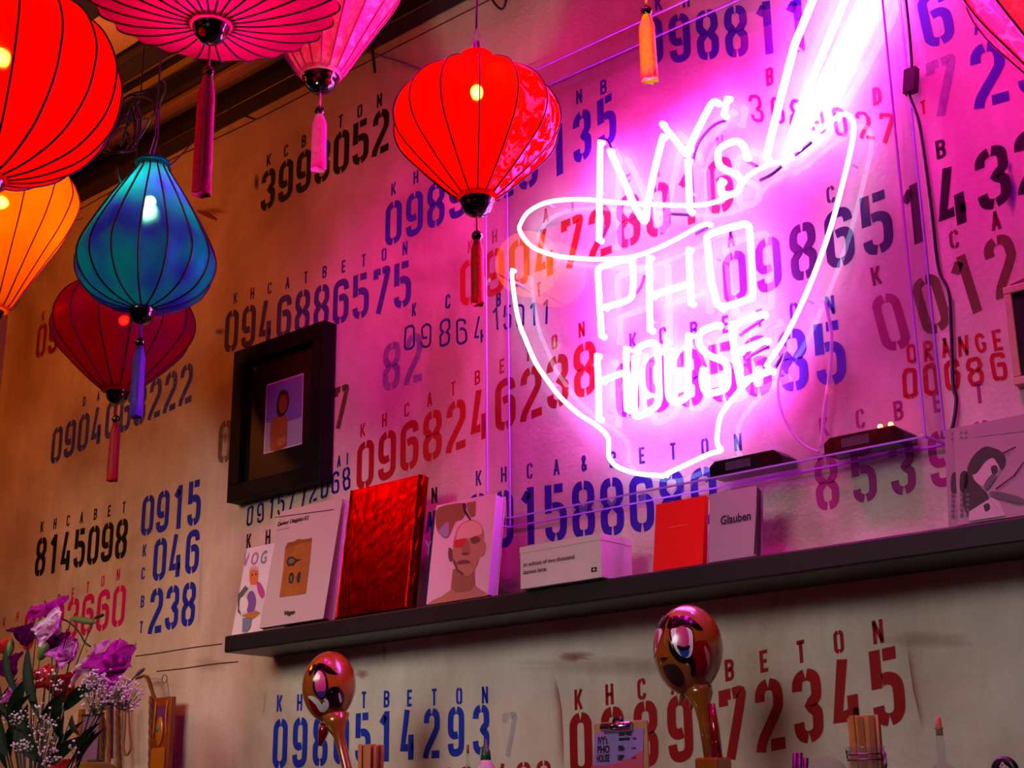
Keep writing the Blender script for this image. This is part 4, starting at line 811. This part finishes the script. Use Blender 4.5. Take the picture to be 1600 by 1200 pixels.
n0 = onray_ellipsoid(c, ax, 1039, 984, 1)-o; n1 = onray_ellipsoid(c, ax, 1037, 1028, 1)-o; ff = Vector((-.3, -1, 0)).normalized()
G().add([n0, n1+Vector((-.008, 0, 0)), n1+Vector((.010, 0, 0)), n1+ff*.020, n0+ff*.004], [(0, 1, 3, 4), (0, 4, 3, 2), (1, 2, 3)]).out('nose', WOODV, t)
q = lambda px, py, dy=0.: at(px, py, -.30+dy)-o
G().tube([q(1092, 1070), q(1092, 1085), q(1097, 1102), q(1101, 1130), q(1110, 1185)], [.022, .024, .014, .010, .0105], 12).out('stick', WOODV, t, smooth=True)
G().tube([q(1112, 1100, .004), q(1117, 1140, .004), q(1121, 1186, .004)], [.006, .008, .009], 8).out('painted_stick_back', Rd, t, smooth=True)
G().tube([q(1072, 1078), q(1066, 1090), q(1062, 1102)], [.008, .005, .002], 8).out('carved_curl', WOODV, t, smooth=True); G().tube([q(1086, 1084), q(1082, 1094), q(1080, 1108)], [.008, .006, .002], 8).out('carved_curl', WOODV, t, smooth=True)
zb = q(1114, 1184).z; xb = q(1114, 1184).x
G().box((xb-.022, -.022, 0), (xb+.022, .022, zb), .004).out('base_block', WOODV, t)
# left head
t, c, ax, sc, o = carved_head('carved wooden head with black cheek and red tongue below the shelf, left', (514, 1073), (39, 52), -.30, None, None)
fp([(482, 1048), (486, 1040), (500, 1036), (512, 1040), (524, 1050), (527, 1054), (512, 1052), (500, 1046), (490, 1048), (484, 1056)], Bk, 'painted_brow')
fp([(489, 1060), (492, 1048), (500, 1046), (508, 1052), (512, 1064), (513, 1084), (508, 1092), (500, 1092), (492, 1084), (489, 1074)], Bk, 'painted_eye_outline', 1.014); fp([(492, 1062), (495, 1050), (500, 1048), (506, 1054), (509, 1068), (508, 1080), (500, 1084), (493, 1078)], Pk, 'painted_eyelid', 1.022)
fp([(494, 1082), (508, 1080), (507, 1088), (500, 1090)], mat('3A2080', .3), 'painted_iris', 1.03)
fp([(513, 1080), (520, 1073), (530, 1074), (537, 1084), (537, 1098), (530, 1108), (519, 1109), (511, 1100)], Bk, 'painted_cheek', 1.018, 4); fp([(529, 1083), (532, 1086), (534, 1096), (531, 1097)], Wh, 'painted_cheek_mark', 1.026)
fp([(481, 1088), (490, 1088), (500, 1096), (504, 1104), (508, 1100), (506, 1092), (512, 1094), (514, 1104), (508, 1112), (500, 1112), (494, 1102), (484, 1092)], Wh, 'painted_lip', 1.022, 2)
fp([(482, 1092), (492, 1098), (500, 1110), (506, 1118), (498, 1119), (488, 1110)], Rd, 'painted_mouth', 1.016)
q = lambda px, py, dy=0.: at(px, py, -.30+dy)-o
G().tube([q(508, 1130), q(505, 1145), q(500, 1165)], [.010, .011, .004], 10).out('tongue', Rd, t, smooth=True)
G().tube([q(524, 1118), q(526, 1135), q(530, 1150), q(536, 1175), q(542, 1200), q(546, 1215)], [.030, .020, .012, .010, .010, .012], 12).out('stick', WOODV, t, smooth=True)
qb = q(546, 1212); G().box((qb.x-.025, -.025, 0), (qb.x+.025, .025, qb.z), .004).out('base_block', WOODV, t)

GLS = clear_mat('jar_glass', (.90, .92, .90), 1.45, .02, .06, (.6, .6, .6))
STK = [mat(h, .6, noise=.2, scale=30) for h in ('C8904A', 'B8803A', 'A87438')]
def sticks_jar(name, label, px0, px1, ytop, yrim, Y, n, fan, clamp):
    a = at(px0, yrim, Y); b = at(px1, yrim, Y); cx = (a.x+b.x)/2; r = (b-a).dot(rgt)/2*.98
    cen = at((px0+px1)/2, yrim, Y); zr = cen.z
    t = thing(name, label, 'jar', (cen.x, Y, BZ)); h = zr-BZ
    G().lathe([(.001, .002), (r*.95, .002), (r*1.15, .012), (r*1.18, h*.7), (r*1.02, h*.88), (r, h-.004), (r*1.04, h), (r*.96, h), (r*.93, h-.006), (r*.96, h*.86), (r*1.12, h*.7), (r*1.08, .012), (.001, .008)], 28).out('glass_body', GLS, t, smooth=True)
    if clamp:
        for z in (h-.012, h-.020): G().tube([(r*1.05*math.cos(x*math.pi/12), r*1.05*math.sin(x*math.pi/12), z) for x in range(24)], .0012, 5, True).out('wire_band', mat('8A8488', .3, 1.), t, smooth=True)
        G().tube([(r*1.05, -.006, h-.004), (r*1.30, -.010, h-.022), (r*1.18, -.012, h-.045), (r*1.28, -.006, h-.03), (r*1.05, .004, h-.01)], .0014, 5).out('wire_clamp', mat('8A8488', .3, 1.), t, smooth=True)
        G().tube([(-r*1.05, 0, h-.008), (-r*1.25, 0, h-.003), (-r*1.18, 0, h-.018)], .0014, 5).out('wire_hinge', mat('8A8488', .3, 1.), t, smooth=True)
    zt = at((px0+px1)/2, ytop, Y).z-BZ; rn = random.Random(7+n)
    for k in range(n):
        aa = k*2.399; rad = math.sqrt((k+.5)/n); bx, by = rad*r*.62*math.cos(aa), rad*r*.62*math.sin(aa)
        tx, ty = bx*fan+rn.uniform(-.002, .002), by*fan
        T = zt-rn.uniform(0, .007); d = Vector((tx-bx, ty-by, T-.012)).normalized()
        s = .0038; u = Vector((1, 0, 0)); v = Vector((0, 1, 0)); g = G()
        rz_ = rn.uniform(0, 1.5); u2 = u*math.cos(rz_)+v*math.sin(rz_); v2 = v*math.cos(rz_)-u*math.sin(rz_)
        A = Vector((bx, by, .012)); B = Vector((tx, ty, T)); g.hexa([B-u2*s-v2*s, B+u2*s-v2*s, B+u2*s+v2*s, B-u2*s+v2*s], A-B)
        c_ = g.out('chopstick', STK[k % 3]); c_.location = Vector(t.location); tag(c_, 'plain wooden chopstick bundled upright in the %s' % ('clamp jar at right' if clamp else 'glass under the left carved head'), 'chopstick', 'chopsticks in '+('clamp jar' if clamp else 'left glass'))
    return t
sticks_jar('clamp_jar', 'glass clamp jar full of chopsticks in front of the red numbers', 1318, 1388, 1117, 1166, -.30, 30, 1.25, True)
sticks_jar('stick_glass', 'glass of chopsticks beside the left carved head', 553, 602, 1162, 1212, -.26, 20, 1.28, False)
# clipboard menu
Yc = -.33; fl = Flat(Yc); a = at(927, 1130, Yc); b = at(1010, 1126, Yc)
t = thing('menu_clipboard', 'clipboard with purple and coral menu standing on the bar', 'clipboard', (a.x, Yc, BZ)); W = b.x-a.x; H = a.z-BZ
G().box((0, .0008, 0), (W, .005, H), .0015).out('board', mat('B88A5A', .6, noise=.2, scale=20), t)
decal(fl, [(930, 1146), (1006, 1138), (1004, 1240), (924, 1240)], mat('9A7CC8', .6), t, 'menu_sheet', 1)
decal(fl, [(926, 1195), (945, 1196), (965, 1192), (985, 1184), (1005, 1172), (1004, 1240), (924, 1240)], mat('C0506A', .6), t, 'menu_coral_area', 2)
def tallt(s, px_, h, sx, bold=.0006): printed(fl, s, px_, h, INK, t, bold, sx, lay=4)
for s, p, sx in (("IVY's", (935, 1163), .62), ('PHO', (934, 1177), .78), ('HOUSE', (933, 1191), .52)):
    o2 = bpy.data.curves.new('t', 'FONT'); tallt(s, p, .017, sx)
tallt('BÚN GAO', (968, 1150), .0075, .8); tallt('REISSUPPE', (968, 1157), .005, 1.); tallt('7.90', (989, 1156), .005, 1., .0002); tallt('PHO', (967, 1169), .0055, .9); tallt('CHAY', (967, 1173), .0055, .9); tallt('7.90', (988, 1171), .005, 1., .0002); tallt('BÁNH', (966, 1184), .0055, .9); tallt('BAO', (966, 1188), .0055, .9); tallt('6.90', (988, 1186), .005, 1., .0002)
CH = mat('C8C4CC', .12, 1.)
c0 = at(967, 1136, Yc)-Vector(t.location); G().tube([c0+Vector((-.031, -.006, 0)), c0+Vector((.031, -.006, 0))], .0075, 14).out('clip', CH, t, smooth=True)
G().box((c0.x-.030, -.004, c0.z-.009), (c0.x+.030, .001, c0.z), .001).out('clip_plate', CH, t); G().tube([c0+Vector((-.010, -.003, .006)), c0+Vector((-.006, -.003, .014)), c0+Vector((.006, -.003, .014)), c0+Vector((.010, -.003, .006))], .003, 8).out('clip_handle', mat('1A161A', .3), t, smooth=True)
# small bottles
def lathed(name, label, cat, px, Y, prof_px, m, extra=None):
    """prof_px: list of (half width px, y px) from top; continues down to the bar"""
    c = at(px, prof_px[0][1], Y); sc = (c-CAM).dot(fwd)/FPX; t = thing(name, label, cat, (c.x, Y, BZ))
    pr = [(h*sc, at(px, y, Y).z-BZ) for h, y in prof_px]; r = pr[-1][0]; pr += [(r*1.02, .01), (r*.9, 0), (.0005, 0)]
    if pr[0][0] > .0006: pr = [(.0005, pr[0][1])]+pr if not extra else pr
    G().lathe(pr, 22).out('body', m, t, smooth=True); return t, sc
CORK = mat('A0703A', .8, noise=.3, scale=80)
t, sc = lathed('corked_bottle', 'slim clear glass bottle with a cork at lower right', 'bottle', 1467, -.25, [(6, 1136), (6, 1150), (6.5, 1170), (7, 1192), (16, 1200), (22, 1215)], GLS, True)
z = at(1467, 1134, -.25).z-BZ; G().lathe([(.0005, z+.012), (.0042, z+.012), (.0048, z-.006), (.0048, z-.014), (.0005, z-.014)], 14).out('cork', CORK, t, smooth=True); G().tube([(.0068*math.cos(x*.5236), .0068*math.sin(x*.5236), z-.004) for x in range(12)], .0014, 6, True).out('lip', GLS, t, smooth=True)
t, sc = lathed('sauce_bottle', 'bottle with green pointed nozzle in front of the blue numbers', 'bottle', 759, -.28, [(9, 1188), (10, 1192), (16, 1200), (18, 1215)], mat('C8C0BC', .3))
zt = at(759, 1154, -.28).z-BZ; zb = at(759, 1190, -.28).z-BZ; G().lathe([(.0005, zt), (.0016, zt-.001), (.007, zt-(zt-zb)*.5), (.0085, zt-(zt-zb)*.52), (.0105, zb), (.0005, zb)], 18).out('nozzle_cap', mat('0A5A28', .4), t, smooth=True)
t, sc = lathed('small_corked_vial', 'narrow glass vial with cork left of the green nozzle bottle', 'bottle', 731, -.26, [(2.6, 1175), (2.6, 1192), (6, 1204)], GLS, True)
z = at(731, 1172, -.26).z-BZ; G().lathe([(.0005, z+.010), (.0028, z+.010), (.0030, z-.006), (.0005, z-.006)], 12).out('cork', CORK, t, smooth=True)
c = at(1293, 1200, -.34); sc = (c-CAM).dot(fwd)/FPX; t = thing('glass_dome', 'round glass lid at the bottom edge left of the chopstick jar', 'lid', (c.x, -.34, BZ))
R_ = 32*sc; zc = c.z-BZ; G().lathe([(.001, zc+17*sc)]+[(R_*math.sin(k*math.pi/20), zc-R_*.5+R_*1.04*math.cos(k*math.pi/20)) for k in range(1, 10)]+[(R_, .01), (R_*.95, 0)], 30).out('glass_body', GLS, t, smooth=True)
g = G(); rr_ = 18*sc; c = at(1570, 1200, -.32); t = thing('tape_dispenser', 'black ring shaped holder in the bottom right corner', 'holder', (c.x, -.32, BZ)); zc = c.z-BZ
G().tube([(rr_*.8*math.cos(k*math.pi/14), 0, zc+rr_*.8*math.sin(k*math.pi/14)-.004) for k in range(28)], .0062, 10, True).out('ring', mat('0A0C10', .35), t, smooth=True); G().box((-.012, -.012, 0), (.012, .012, zc-rr_*.5), .003).out('stand', mat('0A0C10', .35), t); G().tube([(-.004, -.006, zc+.001), (0, -.006, zc+.007), (.004, -.006, zc+.001)], .0016, 6).out('arrow_mark', PAPER, t)
t = thing('kitchen_tongs', 'dark metal tongs standing left of the glass dome', 'tongs', (at(1240, 1200, -.3).x, -.3, BZ)); o = Vector(t.location)
for p0, p1 in (((1228, 1206), (1243, 1177)), ((1236, 1206), (1250, 1176)), ((1246, 1206), (1259, 1184))):
    A, B = at(*p0, -.3)-o, at(*p1, -.3)-o; A = Vector((A.x-.01, 0, .0)); G().tube([A, B], [.003, .0045], 8).out('tong_arm', mat('3A3438', .3, .8), t, smooth=True)

# ------------------------------------------------------------------ hanging bead strings and carved board at the left
BR1, BR2 = mat('6A3A18', .6, noise=.3, scale=40), mat('8A5A2A', .6, noise=.3, scale=40)
def braid(label, pts, r, m, Y=-.05):
    P = smoothpath([at(a, b, Y) for a, b in pts], 10); g = G(P[0])
    for ph in (0, 2.1, 4.2):
        g.tube([p+Vector((math.cos(i*.9+ph), math.sin(i*.9+ph)*.8, math.sin(i*1.8+ph)*.3))*r*.7 for i, p in enumerate(P)], r*.62, 6)
    o = g.out('braided_strap', m, smooth=True); return tag(o, label, 'strap', 'braided straps hanging at lower left')
braid('brown braided strap hanging farthest left behind the flowers', [(160, 1100), (159, 1150), (158, 1215)], .0065, BR1)
braid('light brown braided strap second from the left behind the flowers', [(169, 1098), (170, 1150), (169, 1215)], .0060, BR2)
braid('dark braided strap third from the left beside the leather loop', [(184, 1096), (185, 1150), (187, 1215)], .0060, BR1)
braid('braided strap bent over its hook left of the carved board', [(214, 1060), (226, 1056), (232, 1062), (236, 1075), (242, 1092)], .0050, BR1)
braid('long dark braided strap touching the carved board', [(237, 1088), (236, 1150), (235, 1215)], .0065, BR1)
P = smoothpath([at(a, b, -.05) for a, b in ((196, 1100), (195, 1140), (193, 1168), (198, 1180), (204, 1168), (202, 1140), (200, 1100))], 6)
tag(G(P[0]).tube(P, .0032, 8).out('leather_loop', mat('8A4A20', .5), smooth=True), 'thin brown leather loop hanging between the braided straps', 'strap')
P = [at(175, 1095, -.04), at(175, 1140, -.04), at(174, 1185, -.04)]; tag(G(P[0]).tube(P, .005, 4).out('violet_ribbon', mat('5A1488', .5)), 'violet ribbon hanging among the braided straps', 'ribbon')
A = at(244, 1091, -.05); B = at(272, 1091, -.05); zb = 1.52
t = thing('carved_board', 'orange brown carved wooden board hanging by a wire ring', 'board', A); W = B.x-A.x
G().box((0, -.008, -(A.z-zb)), (W, .008, 0), .003).out('panel', mat('8A3A0C', .4, noise=.3, scale=20, coat=.3), t); G().box((W*.1, -.0115, -.62*(A.z-zb)), (W*.85, -.0085, -.13), .002).out('inlay', mat('A8640C', .4), t)
G().ball((W*.48, -.010, -.088), .016, 16, 10, (1, .3, 2.4)).out('carved_oval', mat('A8680C', .3, coat=.4), t, smooth=True); G().ball((W*.45, -.015, -.082), .006, 12, 8, (1, .4, 1.6)).out('blue_stone', mat('3A6A8A', .2, coat=.6), t, smooth=True)
G().box((W*.25, -.0095, -.062), (W*.75, -.008, -.024)).out('violet_cloth', mat('5A1450', .7), t)
for s in (-.2, .2): G().tube(smoothpath([(W*.5+s*W*1.6, -.009, -.01), (W*.5+s*W*1.5, -.011, -.05), (W*.5+s*W*1.8, -.009, -.10)], 4), .0022, 6).out('carved_vine', mat('B0700C', .4), t, smooth=True)
ring = at(257, 1061, -.05)-A; G().tube([ring+Vector((.011*math.cos(k*.5236), 0, .011*math.sin(k*.5236))) for k in range(12)], .0012, 5, True).out('wire_ring', mat('3A3430', .4, .6), t, smooth=True)
G().tube([ring+Vector((.011, 0, -.002)), Vector((W*.75, 0, 0))], .0007, 4).out('hanging_wire', mat('3A3430', .4), t); G().tube([ring+Vector((-.011, 0, .0)), at(236, 1060, -.02)-A], .0010, 4).out('hook_wire', mat('3A3430', .4), t)
a = at(131, 1119, -.03); b = at(156, 1119, -.03); zl = at(140, 1192, -.03).z
t = thing('lavender_card', 'lavender card with wooden side strip behind the flowers', 'card', (a.x, -.03, zl)); G().box((0, -.002, 0), (b.x-a.x, .002, a.z-zl)).out('card_sheet', mat('8A6AA8', .6), t); G().box((-.022, -.006, 0), (-.001, .006, a.z-zl+.02), .002).out('side_strip', mat('A0602A', .6), t); G().tube([(-.02, -.004, a.z-zl+.002), (b.x-a.x, -.004, a.z-zl)], .0025, 6).out('top_rail', INK, t)
c = at(148, 1200, -.25); sc = (c-CAM).dot(fwd)/FPX; t = thing('olive_bowl', 'olive green rounded pot at the bottom edge beside the flowers', 'bowl', (c.x, -.25, BZ)); zt = at(148, 1189, -.25).z-BZ; r_ = 40*sc
G().lathe([(.001, zt), (r_*.5, zt-.004), (r_*.8, zt-.012), (r_, zt-.03), (r_*1.05, zt*.5), (r_*.8, .01), (.001, 0)], 30).out('pot', mat('6A5A14', .35, noise=.2, scale=15), t, smooth=True); G().tube([(r_*.28*math.cos(k*.5236), r_*.28*math.sin(k*.5236), zt+.001) for k in range(12)], .003, 6, True).out('lid_knob', mat('4A3E10', .35), t, smooth=True)

# ------------------------------------------------------------------ flowers
FY = -.62
vc = at(45, 1290, FY); vc.y = FY
t = thing('flower_vase', 'glass vase below the purple flower bouquet', 'vase', (vc.x, FY, BZ)); 
G().lathe([(.001, .004), (.040, .004), (.045, .02), (.050, .09), (.047, .13), (.043, .13), (.046, .09), (.041, .022), (.001, .012)], 26).out('glass_body', GLS, t, smooth=True)
VT = Vector((vc.x, FY, BZ+.12))
STEM = mat('12280E', .5, noise=.2); LEAF = mat('081E0A', .6, noise=.3, scale=40, spec=.2); BUD = mat('4E6A2A', .5, noise=.2)
def petal_mesh(L, Wd, curl, cup, nu=7, nv=6):
    V = []
    for i in range(nu+1):
        u = i/nu; wdt = Wd*math.sin(math.pi*min(1, .12+u*.80))**.7
        for j in range(nv+1):
            v = (j/nv-.5)*2; x = v*wdt*.5; z = L*u*(1-.10*v*v+.05*u*math.sin(7*v+2)); y = cup*(v*v)*Wd*.35 - curl*L*u**3 + .07*L*u*u*math.sin(6*v+u*3)
            V.append(Vector((x, y, z)))
    return V, [(i*(nv+1)+j, i*(nv+1)+j+1, (i+1)*(nv+1)+j+1, (i+1)*(nv+1)+j) for i in range(nu) for j in range(nv)]
def petal_mat(name, tip, basec):
    m, nt, out = newmat(name); L = nt.links.new; tc = N(nt, 'ShaderNodeTexCoord'); nz = N(nt, 'ShaderNodeTexNoise', Scale=45., Detail=2.); L(tc.outputs['Object'], nz.inputs['Vector'])
    mr = N(nt, 'ShaderNodeMapRange', i1=.42, i2=.58); L(nz.outputs['Fac'], mr.inputs[0]); mx = N(nt, 'ShaderNodeMixRGB'); mx.inputs[1].default_value = lin(tip); mx.inputs[2].default_value = lin(basec); L(mr.outputs[0], mx.inputs[0])
    d = N(nt, 'ShaderNodeBsdfDiffuse'); tl_ = N(nt, 'ShaderNodeBsdfTranslucent'); L(mx.outputs[0], d.inputs[0]); L(mx.outputs[0], tl_.inputs[0]); s = N(nt, 'ShaderNodeMixShader', Fac=.35); L(d.outputs[0], s.inputs[1]); L(tl_.outputs[0], s.inputs[2]); L(s.outputs[0], out.inputs[0]); return m
PM = {'mag': petal_mat('petal_magenta', 'D030B8', 'B020A8'), 'wht': petal_mat('petal_white', 'F4E0F0', 'D060C0'), 'drk': petal_mat('petal_dark', '7A0C60', '52084A'), 'mix': petal_mat('petal_mixed', 'E8A8E0', 'B830A8'), 'red': petal_mat('petal_red', 'B81008', '8A0806'), 'cor': petal_mat('petal_coral', 'E8402A', 'E0604A')}
rf = random.Random(5)
def flower(px, py, dpx, kind, label, tiltv, Yo=0., opening=.5, np_=9, cat='flower', grp='purple lisianthus blooms in the bouquet', nm='lisianthus'):
    c = at(px, py, FY+Yo); sc = (c-CAM).dot(fwd)/FPX; S = dpx*sc*1.15; opening *= 1.35
    t = thing(nm, label, cat, c, grp)
    ax = Vector(tiltv).normalized(); Q = ax.to_track_quat('Z', 'Y').to_matrix()
    for k in range(np_):
        ring = k % 2 if k < np_-3 else 2
        L = S*(.95, .85, .62)[ring]; V, F = petal_mesh(L, S*(.85, .7, .5)[ring], .10+.50*opening*(1-ring*.45), .8)
        a = k*2.399; lean = (opening*.85, opening*.55, .12)[ring]+rf.uniform(-.05, .05)
        M = Q @ Matrix.Rotation(a, 3, 'Z') @ Matrix.Rotation(lean, 3, 'X') 
        V = [M @ (v+Vector((0, -S*.06, 0))) - ax*S*.45 for v in V]; obj('petal', V, F, PM[kind], t, True)
    G().ball(-ax*S*.45, S*.10, 8, 6).out('calyx', STEM, t, smooth=True)
    b = c-ax*S*.5; mid = b.lerp(VT, .45)+Vector((rf.uniform(-.01, .01), 0, .0))-ax*.02
    P = smoothpath([b-c, mid-c, VT-c+Vector((rf.uniform(-.02, .02), rf.uniform(-.02, .02), -.06))], 6); G().tube(P, .0016, 6).out('stem', STEM, t, smooth=True)
    return t
flower(78, 948, 40, 'mag', 'topmost magenta lisianthus bloom of the bouquet', (.1, -.5, .9), 0, .6)
flower(80, 978, 36, 'wht', 'white and pink lisianthus just below the topmost bloom', (.2, -.8, .5), -.03, .55)
flower(38, 990, 34, 'drk', 'dark purple half open lisianthus at the upper left of the bouquet', (-.1, -.3, 1), .02, .3)
flower(88, 1005, 40, 'drk', 'dark purple lisianthus in the middle of the bouquet', (.1, -.3, 1), .03, .35)
flower(104, 1022, 32, 'mix', 'pale lisianthus with violet lip below the dark middle bloom', (.5, -.6, .5), 0, .5)
flower(140, 1032, 42, 'wht', 'large white lisianthus blushing pink right of the middle', (-.3, -.7, .6), -.02, .6)
flower(182, 1032, 46, 'mag', 'rightmost large magenta lisianthus with pale throat', (.5, -.6, .6), -.02, .65)
flower(112, 1008, 22, 'mag', 'small magenta lisianthus behind the dark middle bloom', (.4, -.3, .8), .05, .4)
flower(12, 1042, 34, 'drk', 'dark purple lisianthus at the left edge below the buds', (-.4, -.3, .8), .03, .35)
flower(20, 1090, 30, 'mix', 'narrow violet bloom hanging at the lower left', (-.6, -.4, .5), 0, .3)
flower(95, 1068, 50, 'red', 'blurred deep red flower behind the stems', (0, -.4, 1), .12, .45, grp='red and coral flowers in the bouquet', nm='red_flower')
flower(65, 1052, 30, 'cor', 'bright coral flower between the red bloom and the stems', (-.2, -.4, 1), .10, .5, grp='red and coral flowers in the bouquet', nm='red_flower')
flower(80, 1204, 40, 'cor', 'coral flower peeping up at the bottom edge', (0, -.5, 1), -.02, .6, grp='red and coral flowers in the bouquet', nm='red_flower')
flower(2, 1008, 24, 'cor', 'orange red bloom cut by the left edge', (0, -.5, 1), .06, .5, grp='red and coral flowers in the bouquet', nm='red_flower')
def bud(px, py, qx, qy, w_, label, m=BUD):
    a, b = at(px, py, FY), at(qx, qy, FY); c = a; t = thing('flower_bud', label, 'bud', c, 'green buds in the bouquet')
    P = [a-c, a.lerp(b, .25)-c, a.lerp(b, .55)-c, a.lerp(b, .85)-c, b-c]; r = w_*(a-CAM).dot(fwd)/FPX
    G().tube(smoothpath(P, 3), [r*math.sin(math.pi*(.12+.85*i/12))+.0004 for i in range(13)], 8).out('bud_body', m, t, smooth=True)
    G().tube(smoothpath([Vector((0, 0, 0)), (VT-c)*.35+Vector((-.01, 0, .02)), VT-c], 5), .0013, 5).out('stem', STEM, t, smooth=True)
bud(112, 966, 150, 973, 5, 'long green bud pointing right from the topmost blooms'); bud(56, 992, 62, 968, 7, 'upright green bud between the two top blooms'); bud(62, 1030, 74, 1004, 8, 'pale green bud left of the dark middle bloom')
bud(14, 1026, 18, 998, 6, 'green bud above the left edge bloom'); bud(212, 1056, 226, 1044, 3, 'thin mauve tipped bud at the right tip of the bouquet', mat('6A4A6A', .5)); bud(148, 966, 163, 960, 3, 'tiny dark bud at the end of the arching twig', STEM)
P = smoothpath([at(a, b, FY) for a, b in ((96, 966), (112, 975), (125, 990), (132, 1003), (141, 1010))], 6); tag(G(P[0]).tube(P, .0022, 6).out('flower_twig', STEM, smooth=True), 'dark twig arching over the white lisianthus', 'twig')
def leaf(px, py, qx, qy, w_, label, Yo=0.):
    w_ *= .72
    a, b = at(px, py, FY+Yo), at(qx, qy, FY+Yo-.02); d = b-a; s = d.cross(fwd).normalized()*w_*(a-CAM).dot(fwd)/FPX; V = []; F = []
    for i in range(9):
        u = i/8; w2 = math.sin(math.pi*(.04+.95*u))**.8; m = d*u+Vector((0, -.012*math.sin(u*3.1), 0)); V += [m-s*w2, m+Vector((0, .010*w2, 0)), m+s*w2]
    for i in range(8): F += [(i*3, i*3+1, i*3+4, i*3+3), (i*3+1, i*3+2, i*3+5, i*3+4)]
    t = thing('bouquet_leaf', label, 'leaf', a, 'dark leaves in the bouquet'); obj('blade', V, F, LEAF, t, True)
    G().tube([Vector((0, 0, 0)), (VT-a)*.6+Vector((0, 0, .0)), VT-a], .0012, 5).out('stem', STEM, t, smooth=True)
leaf(100, 1110, 160, 1060, 14, 'broad dark leaf under the baby breath cluster'); leaf(20, 1150, 40, 1060, 16, 'dark leaf at the lower left of the bouquet'); leaf(60, 1120, 44, 1010, 12, 'tall dark leaf between the purple blooms')
leaf(10, 1180, -10, 1100, 20, 'large dark leaf in the bottom left corner'); leaf(60, 1190, 30, 1120, 22, 'dark leaf in the bouquet foot beside the corner leaf'); leaf(112, 1118, 126, 1150, 6, 'small leaf tip hanging below the broad leaf', -.02)
leaf(90, 1150, 100, 1080, 12, 'upright dark leaf under the red flower'); leaf(30, 1090, 8, 1010, 9, 'slim dark leaf at the left edge'); leaf(75, 1200, 130, 1150, 14, 'dark leaf reaching right near the bottom edge')
rl = random.Random(21)
for k in range(16):
    x, y = rl.uniform(-5, 125), rl.uniform(1120, 1210); a_ = rl.uniform(-.9, .9); L_ = rl.uniform(40, 75)
    leaf(x, y, x+L_*math.sin(a_), y-L_*math.cos(a_), rl.uniform(5, 9), 'small dark filler leaf low in the flower bouquet', rl.uniform(-.03, .08))
def breath(name, label, clusters, n, seed):
    rb = random.Random(seed); c0 = at(*clusters[0][:2], FY-.05); t = thing(name, label, 'flower', c0, "sprays of baby's breath"); g = G(); gs = G()
    for k in range(n):
        cx, cy, rx, ry = rb.choice(clusters); aa = rb.uniform(0, 6.28); q = math.sqrt(rb.random()); p = at(cx+rx*q*math.cos(aa), cy+ry*q*math.sin(aa), FY-.05+rb.uniform(-.05, .04))-c0
        r = rb.uniform(.0018, .0036); g.ball(p, r, 6, 4, (1, 1, .8))
        b = at(cx-rx*.1, cy+ry*.9, FY-.04)-c0; gs.tube([p, p.lerp(b, .5)+Vector((0, 0, -.006)), b], .0004, 3, caps=False)
    f = g.out('tiny_blossoms', mat('F0DCE8', .6), t, smooth=True); f['kind'] = 'stuff'; s = gs.out('fine_stems', mat('3A4A2A', .6), t); s['kind'] = 'stuff'
    a = at(clusters[0][0], clusters[0][1]+clusters[0][3], FY-.04)-c0; G().tube(smoothpath([a, a.lerp(VT-c0, .5), VT-c0], 4), .0012, 5).out('stem', STEM, t)
breath('babys_breath', "dense spray of baby's breath under the right magenta bloom", [(150, 1085, 28, 34), (175, 1075, 30, 30), (196, 1085, 28, 26), (150, 1062, 18, 16)], 330, 3)
breath('babys_breath', "loose spray of baby's breath low in the middle of the bouquet", [(60, 1120, 36, 22), (70, 1145, 25, 25), (78, 1180, 18, 18)], 90, 8)
breath('babys_breath', "small spray of baby's breath at the lower left edge", [(20, 1120, 22, 14), (35, 1165, 18, 10)], 50, 9)
breath('babys_breath', "few baby's breath blossoms over the red flower", [(70, 1055, 16, 14), (92, 1070, 10, 10), (118, 1165, 12, 14)], 34, 12)
